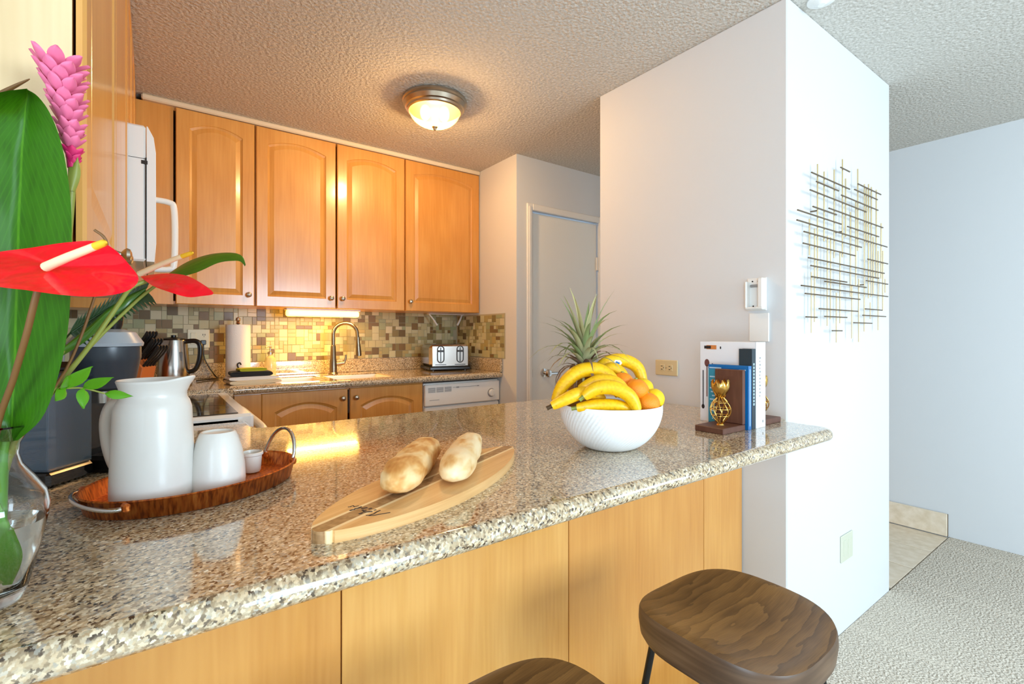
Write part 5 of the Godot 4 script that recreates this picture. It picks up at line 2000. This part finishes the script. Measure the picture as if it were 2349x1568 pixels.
func flowers() -> void:
	var vc := P(-0.147, TOP, 0.781)
	# glass vase
	var c := thing("glass_vase", "clear curvy glass vase with water at the left end of the counter", "vase", vc)
	var b := B.new()
	var outer := [Vector2(0, 0), Vector2(0.034, 0), Vector2(0.038, 0.004), Vector2(0.044, 0.02), Vector2(0.055, 0.055), Vector2(0.064, 0.09), Vector2(0.066, 0.104), Vector2(0.062, 0.12), Vector2(0.048, 0.138), Vector2(0.035, 0.153), Vector2(0.031, 0.165), Vector2(0.033, 0.177), Vector2(0.041, 0.189), Vector2(0.052, 0.197)]
	var inner := [Vector2(0.051, 0.199), Vector2(0.039, 0.19), Vector2(0.0305, 0.178), Vector2(0.0285, 0.165), Vector2(0.0325, 0.152), Vector2(0.0455, 0.1365), Vector2(0.0595, 0.118), Vector2(0.0632, 0.104), Vector2(0.0612, 0.09), Vector2(0.052, 0.055), Vector2(0.041, 0.022), Vector2(0.034, 0.012), Vector2(0, 0.011)]
	b.lathe(outer + inner, 56, Vector3.ZERO, 60.0, 0.75, 0.75)
	part(c, "vase_glass", b, M.glass)
	b = B.new()
	b.lathe([Vector2(0, 0.0116), Vector2(0.0332, 0.0125), Vector2(0.0402, 0.0222), Vector2(0.0512, 0.055), Vector2(0.0602, 0.089), Vector2(0, 0.089)], 48, Vector3.ZERO, 60.0, 0.745, 0.745)
	part(c, "water", b, M.water)
	# broad leaf
	c = thing("broad_leaf", "large upright dark green leaf at the left edge behind the anthuriums", "leaf")
	var l := curve(vec(LEAF_L), 4)
	var m := curve(vec(LEAF_M), 4)
	var r := curve(vec(LEAF_R), 4)
	var rows := []
	for i in l.size():
		var line := PackedVector3Array()
		for j in 13:
			var t := float(j) / 12.0
			var p: Vector3 = l[i].lerp(m[i], t * 2.0) if t < 0.5 else m[i].lerp(r[i], t * 2.0 - 1.0)
			line.append(p + Vector3(0.55, 0.0, 0.8) * 0.006 * sin(t * PI) + Vector3(0, 0, 0.0012 * sin(i * 0.9 + j * 0.4)))
		rows.append(line)
	b = B.new()
	b.grid(rows, false, 1.0)
	part(c, "blade", b, M.leaf_broad)
	b = B.new()
	b.tube(curve([m[0] + Vector3(0, 0.02, 0), Vector3(-0.138, 1.08, -0.779), Vector3(-0.139, 1.0, -0.778), Vector3(-0.136, 0.966, -0.776)], 5), 0.0065, 8)
	part(c, "stalk", b, M.leaf_small)
	# curled leaf inside the water
	b = sheet([Vector3(-0.139, 1.06, -0.768), Vector3(-0.125, 1.02, -0.758), Vector3(-0.118, 0.99, -0.758), Vector3(-0.128, 0.962, -0.765)], [Vector3(-0.147, 1.06, -0.775), Vector3(-0.145, 1.02, -0.765), Vector3(-0.142, 0.99, -0.764), Vector3(-0.137, 0.962, -0.771)], 6, Vector3(0.004, 0, 0.006))
	solo("curled_leaf", "bright green leaf curled inside the glass vase", "leaf", b, M.leaf_small)
	# anthuriums
	anthurium("big red anthurium spreading at the left edge", vec(SPATHE_A), vec(SPADIX_A), vec(STEM_A), Vector3(-0.084, 1.303, -0.678), Vector3(0.0, 0.004, -0.012), 0.0048)
	anthurium("smaller red anthurium pointing right towards the cabinets", vec(SPATHE_B), vec(SPADIX_B), vec(STEM_B), Vector3(0.026, 1.309, -0.882), Vector3(0.0, 0.003, 0.004), 0.0044)
	# lance leaf and the dark one below it
	b = sheet(vec(LANCE_TOP), vec(LANCE_LOW), 6, Vector3(0.0, 0.003, 0.004))
	c = thing("lance_leaf", "long pointed green leaf reaching right past the small anthurium", "leaf")
	part(c, "blade", b, M.leaf_lance)
	b = B.new()
	b.tube(curve([Vector3(0.02, 1.33, -0.971), Vector3(-0.02, 1.29, -0.955), Vector3(-0.085, 1.2, -0.9), Vector3(-0.135, 1.1, -0.795), Vector3(-0.15, 0.97, -0.787)], 5), 0.0024, 8)
	part(c, "stalk", b, M.stem_green)
	b = sheet(vec(DARK_TOP), vec(DARK_LOW), 6, Vector3(0.0, 0.003, 0.005))
	c = thing("drooping_leaf", "dark green blade leaf below the anthuriums, before the coffee maker", "leaf")
	part(c, "blade", b, M.leaf_lance)
	b = B.new()
	b.tube(curve([Vector3(-0.1, 1.214, -0.906), Vector3(-0.125, 1.15, -0.83), Vector3(-0.142, 1.06, -0.785), Vector3(-0.153, 0.97, -0.785)], 5), 0.0024, 8)
	part(c, "stalk", b, M.stem_green)
	# fern frond with fine teeth
	c = thing("fern_frond", "dark fern frond with narrow leaflets under the big anthurium", "leaf")
	var f := curve(vec(FERN), 6)
	b = B.new()
	b.tube(f + [Vector3(-0.12, 1.19, -0.86), Vector3(-0.142, 1.09, -0.787), Vector3(-0.149, 0.97, -0.79)], 0.0014, 6)
	part(c, "rachis", b, M.leaf_dark)
	for i in f.size() - 1:
		for s in [-1.0, 1.0]:
			var p: Vector3 = f[i].lerp(f[i + 1], 0.5 if s > 0 else 0.0)
			var d: Vector3 = (f[i + 1] - f[i]).normalized()
			var q := (Vector3(0.1, s * 0.9, 0.25) + d * -0.5).normalized()
			var w: Vector3 = d * 0.0038
			var tip: Vector3 = p + q * 0.026
			var lb := B.new()
			lb.grid([PackedVector3Array([p - w, p, p + w]), PackedVector3Array([p.lerp(tip, 0.5) - w * 0.9, p.lerp(tip, 0.5) + Vector3(0, 0, 0.001), p.lerp(tip, 0.5) + w * 0.9]), PackedVector3Array([tip - w * 0.1, tip, tip + w * 0.1])], false, 1.0)
			part(c, "leaflet", lb, M.leaf_dark)
	# small sprig
	c = thing("leafy_sprig", "small bright green sprig in front of the pitcher handle", "leaf")
	var sp := vec(SPRIG)
	b = B.new()
	b.tube(curve(sp.slice(0, 4), 4) + [], 0.0012, 6)
	b.tube(curve([sp[0], Vector3(-0.125, 1.12, -0.79), Vector3(-0.15, 1.05, -0.783), Vector3(-0.155, 0.97, -0.782)], 4), 0.0014, 6)
	part(c, "stalk", b, M.stem_green)
	for q in [[0, [-0.1087, 1.1911, -0.83], 0.008], [1, [-0.0681, 1.1914, -0.8192], 0.0095], [1, [-0.0961, 1.1574, -0.815], 0.007], [2, [-0.0488, 1.1777, -0.8321], 0.0075], [2, [-0.074, 1.145, -0.8374], 0.0075], [3, [-0.029, 1.152, -0.8541], 0.006], [1, [-0.0867, 1.1832, -0.81], 0.008]]:
		var p: Vector3 = sp[q[0]]
		var tip := Vector3(q[1][0], q[1][1], q[1][2])
		var d := tip - p
		var w: Vector3 = d.cross(Vector3(0.55, 0.1, 0.8)).normalized() * q[2]
		var rws := []
		for i in 7:
			var t := float(i) / 6.0
			var e: Vector3 = w * (sin(PI * pow(t, 0.75)) + 0.04)
			var mid := p.lerp(tip + d * 0.2, t)
			rws.append(PackedVector3Array([mid - e, mid + Vector3(0.002, 0, 0.003), mid + e]))
		var lb := B.new()
		lb.grid(rws, false, 1.0)
		part(c, "leaflet", lb, M.leaf_small)
	# ginger flower
	c = thing("ginger_flower", "pink ginger blossom of layered bracts standing above the vase", "flower")
	b = B.new()
	b.tube(curve(vec(GINGER_STEM), 5), 0.0036, 8)
	part(c, "stem", b, M.stem_green)
	var ax := curve(vec(GINGER), 8)
	b = B.new()
	b.tube(ax.slice(0, ax.size() - 3), 0.0045, 8)
	part(c, "core", b, M.bract_deep)
	var sh := B.new()
	var rws := []
	for i in 7:
		var t := float(i) / 6.0
		var line := PackedVector3Array()
		for j in 5:
			var s := float(j) / 2.0 - 1.0
			var w := 0.0105 * pow(sin(PI * clampf(0.12 + t * 0.86, 0.0, 1.0)), 0.7)
			line.append(Vector3(s * w, 0.027 * t, 0.006 * sin(t * 1.9) - 0.0045 * s * s + 0.006 * t * t))
		rws.append(line)
	sh.grid(rws, false, 1.0)
	var pale := sh.mesh(M.bract)
	var deep := sh.mesh(M.bract_deep)
	for t in 13:
		var fr := float(t) / 12.0
		var p: Vector3 = ax[int(fr * (ax.size() - 5))]
		var cnt := 4 if t < 2 else 6 if t < 5 else 7
		var rad := lerpf(0.001, 0.0125, pow(fr, 0.8))
		for i in cnt:
			var yaw := TAU * (i + 0.5 * (t % 2)) / cnt
			var bs := Basis(Vector3.FORWARD, 0.15) * Basis(Vector3.UP, yaw) * Basis(Vector3.RIGHT, 0.1 + 0.25 * fr) * Basis.from_scale(Vector3.ONE * lerpf(0.42, 0.72, fr))
			place(c, "bract", deep if t < 3 else pale, Transform3D(bs, p + Basis(Vector3.UP, yaw) * Vector3(0, 0, rad)))
	b = sheet([Vector3(-0.0772, 1.396, -0.728), Vector3(-0.0762, 1.416, -0.727), Vector3(-0.069, 1.436, -0.7275)], [Vector3(-0.071, 1.396, -0.731), Vector3(-0.066, 1.416, -0.728), Vector3(-0.0685, 1.4365, -0.7275)], 4, Vector3(0.001, 0, 0.003))
	part(c, "sheath", b, M.stem_green)
	b = B.new()
	b.tube(curve(vec([[-0.0537, 1.3543, -0.7218], [-0.043, 1.34, -0.7201], [-0.0503, 1.3011, -0.7441], [-0.0824, 1.1945, -0.7615], [-0.1396, 1.0974, -0.7849], [-0.1462, 0.9769, -0.7835]]), 6), 0.0016, 6)
	solo("thin_twig", "thin brown twig poking out behind the big anthurium", "twig", b, M.stem_brown)
	# dry pointed tip
	b = B.new()
	b.tube(curve(vec(BROWN_TIP), 6) , [0.004, 0.004, 0.004, 0.0038, 0.0036, 0.0034, 0.003, 0.0027, 0.0024, 0.002, 0.0016, 0.0012, 0.0006], 8, true, 0.5)
	b.tube([Vector3(-0.1432, 1.4836, -0.7503), Vector3(-0.16, 1.4, -0.765), Vector3(-0.152, 1.15, -0.785), Vector3(-0.156, 0.975, -0.785)], 0.003, 8)
	solo("leaf_shoot", "brown pointed shoot sticking out above the broad leaf", "leaf", b, M.stem_brown)


# ---------------------------------------------------------------- things on the walls
func wall_things() -> void:
	# metal wall art on the lit face of the column
	var c := thing("wall_art", "abstract metal wall art of crossed thin gold and bronze rods", "wall art", P(2.3, 1.55, 0.8217))
	var o := P(2.3, 1.55, 0.8217)
	for r in ART_UP:
		var b := B.new()
		b.tube([P(r[0], r[1], 0.797) - o, P(r[0], r[2], 0.797) - o], 0.0028, 6)
		part(c, "upright_rod", b, M.rod_gold)
	for r in ART_ACROSS:
		var b := B.new()
		b.tube([P(r[0], r[2], 0.79) - o, P(r[1], r[2], 0.79) - o], 0.0028, 6)
		part(c, "cross_rod", b, M.rod_bronze)
	for q in [[2.007, 1.7], [2.471, 1.45], [2.237, 1.65]]:
		var b := B.new()
		b.tube([P(q[0], q[1], 0.8215) - o, P(q[0], q[1], 0.797) - o], 0.003, 6)
		part(c, "stand_off", b, M.rod_bronze)
	var left := -PI / 2   # faces -x
	c = thing("wall_outlet", "tan outlet mounted sideways on the column above the counter", "outlet", P(1.82, 1.089, 1.327), left)
	var b := B.new()
	b.cb(Vector3(-0.058, -0.034, 0.0), Vector3(0.058, 0.034, 0.006), 0.003)
	part(c, "plate", b, M.almond_plastic)
	for x in [-0.02, 0.02]:
		b = B.new()
		b.cb(Vector3(x - 0.013, -0.014, 0.005), Vector3(x + 0.013, 0.014, 0.0075), 0.002)
		var s := part(c, "socket", b, M.almond_plastic)
		b = B.new()
		b.cb(Vector3(x - 0.006, -0.008, 0.0072), Vector3(x + 0.003, -0.0055, 0.0082))
		b.cb(Vector3(x - 0.006, 0.0055, 0.0072), Vector3(x + 0.003, 0.008, 0.0082))
		b.cb(Vector3(x + 0.006, -0.002, 0.0072), Vector3(x + 0.009, 0.002, 0.0082))
		part(s, "slot", b, M.dark_slot)
	b = B.new()
	b.lump(Vector3(0, 0, 0.006), Vector3(0.003, 0.003, 0.0015), 10, 6)
	part(c, "screw", b, M.nickel)
	c = thing("wall_holder", "white remote holder screwed to the column near its corner", "holder", P(1.82, 1.384, 0.928), left)
	b = B.new()
	b.cb(Vector3(-0.036, -0.06, 0.0), Vector3(0.036, 0.062, 0.006), 0.002)
	part(c, "back_plate", b, M.white_plastic)
	b = B.new()
	b.cb(Vector3(0.014, -0.05, 0.005), Vector3(0.034, 0.06, 0.03), 0.004)
	b.cb(Vector3(-0.034, -0.05, 0.005), Vector3(-0.026, 0.05, 0.03), 0.003)
	b.cb(Vector3(-0.034, -0.056, 0.005), Vector3(0.034, -0.046, 0.03), 0.004)
	part(c, "cradle", b, M.white_plastic)
	b = B.new()
	b.cb(Vector3(-0.022, 0.028, 0.005), Vector3(0.012, 0.038, 0.014), 0.002)
	part(c, "clip", b, M.grey_plastic)
	for q in [[-0.015, 0.05], [0.006, 0.05], [0.0, -0.044]]:
		b = B.new()
		b.lump(Vector3(q[0], q[1], 0.007 if q[1] > 0.0 else 0.03), Vector3(0.003, 0.003, 0.002), 8, 6)
		part(c, "screw", b, M.dark_slot)
	b = B.new()
	b.cb(Vector3(-0.037, -0.053, 0.0), Vector3(0.037, 0.053, 0.006), 0.002)
	solo("blank_plate", "white blank cover plate right below the remote holder", "wall plate", b, M.white_plastic, P(1.82, 1.262, 0.92), left)
	c = thing("wall_switch", "pale wall plate low on the lit face under the art", "wall plate", P(2.342, 0.347, 0.8217))
	b = B.new()
	b.cb(Vector3(-0.06, -0.055, 0.0), Vector3(0.06, 0.055, 0.006), 0.002)
	part(c, "plate", b, M.ivory_plastic)
	for x in [-0.022, 0.022]:
		b = B.new()
		b.cb(Vector3(x - 0.014, -0.033, 0.005), Vector3(x + 0.014, 0.033, 0.008), 0.002)
		part(c, "socket", b, M.ivory_plastic)
	b = B.new()
	b.lathe([Vector2(0, 0.0), Vector2(0.012, 0.0), Vector2(0.03, 0.012), Vector2(0.046, 0.016), Vector2(0.046, 0.022), Vector2(0, 0.022)], 28)
	solo("smoke_detector", "small white ceiling fitting at the top edge above the column", "detector", b, M.white_plastic, P(1.935, CEIL - 0.022, 0.755))


# ---------------------------------------------------------------- stools
func stools() -> void:
	stool("dark walnut counter stool on the right with its whole saddle seat showing", P(0.99, 0.0, 0.555))
	stool("dark walnut counter stool at the bottom edge, only the back of its seat showing", P(0.43, 0.0, 0.55))


func stool(label: String, at: Vector3) -> void:
	var c := thing("counter_stool", label, "stool", at, 0.0, "stools at the peninsula")
	var hx := 0.174
	var hz := 0.168
	var top := 0.655
	var rows := []
	var rim := PackedVector3Array()
	for i in 15:
		var t := float(i) / 14.0
		var line := PackedVector3Array()
		for j in 64:
			var a := TAU * j / 64.0
			var e := 0.66
			var x := signf(cos(a)) * pow(absf(cos(a)), e)
			var z := signf(sin(a)) * pow(absf(sin(a)), e)
			var k := t
			var saddle := 0.012 * pow(x * k, 2.0) - 0.006 * pow(z * k, 2.0) - 0.011 * (1.0 - k * k)
			var edge := -0.004 * smoothstep(0.9, 1.0, t)
			line.append(Vector3(x * hx * maxf(t, 0.004), top + saddle + edge - 0.006, z * hz * maxf(t, 0.004)))
		rows.append(line)
		rim = line
	var b := B.new()
	b.grid(rows, true, -1.0)
	part(c, "seat", b, M.walnut)
	var side := [rim]
	for q in [[1.014, -0.006], [1.02, -0.03], [1.0, -0.058], [0.95, -0.074], [0.6, -0.08], [0.01, -0.08]]:
		var line := PackedVector3Array()
		for p in rim:
			line.append(Vector3(p.x * q[0], lerpf(p.y, top, 0.0 if q[1] > -0.01 else 0.6) + q[1], p.z * q[0]))
		side.append(line)
	b = B.new()
	b.grid(side, true, -1.0)
	part(c, "seat_edge", b, M.walnut_side)
	for sx in [-1.0, 1.0]:
		for sz in [-1.0, 1.0]:
			b = B.new()
			b.tube([Vector3(sx * 0.125, 0.578, sz * 0.11), Vector3(sx * 0.2, 0.0, sz * 0.185)], 0.0075, 10)
			part(c, "leg", b, M.black_metal)
	b = B.new()
	var q := []
	for k in 5:
		var s: Array = [[-1, -1], [1, -1], [1, 1], [-1, 1], [-1, -1]][k]
		q.append(Vector3(s[0] * 0.176, 0.2, s[1] * 0.161))
	for k in 4:
		b.tube([q[k], q[k + 1]], 0.006, 8)
	part(c, "footrest", b, M.black_metal)
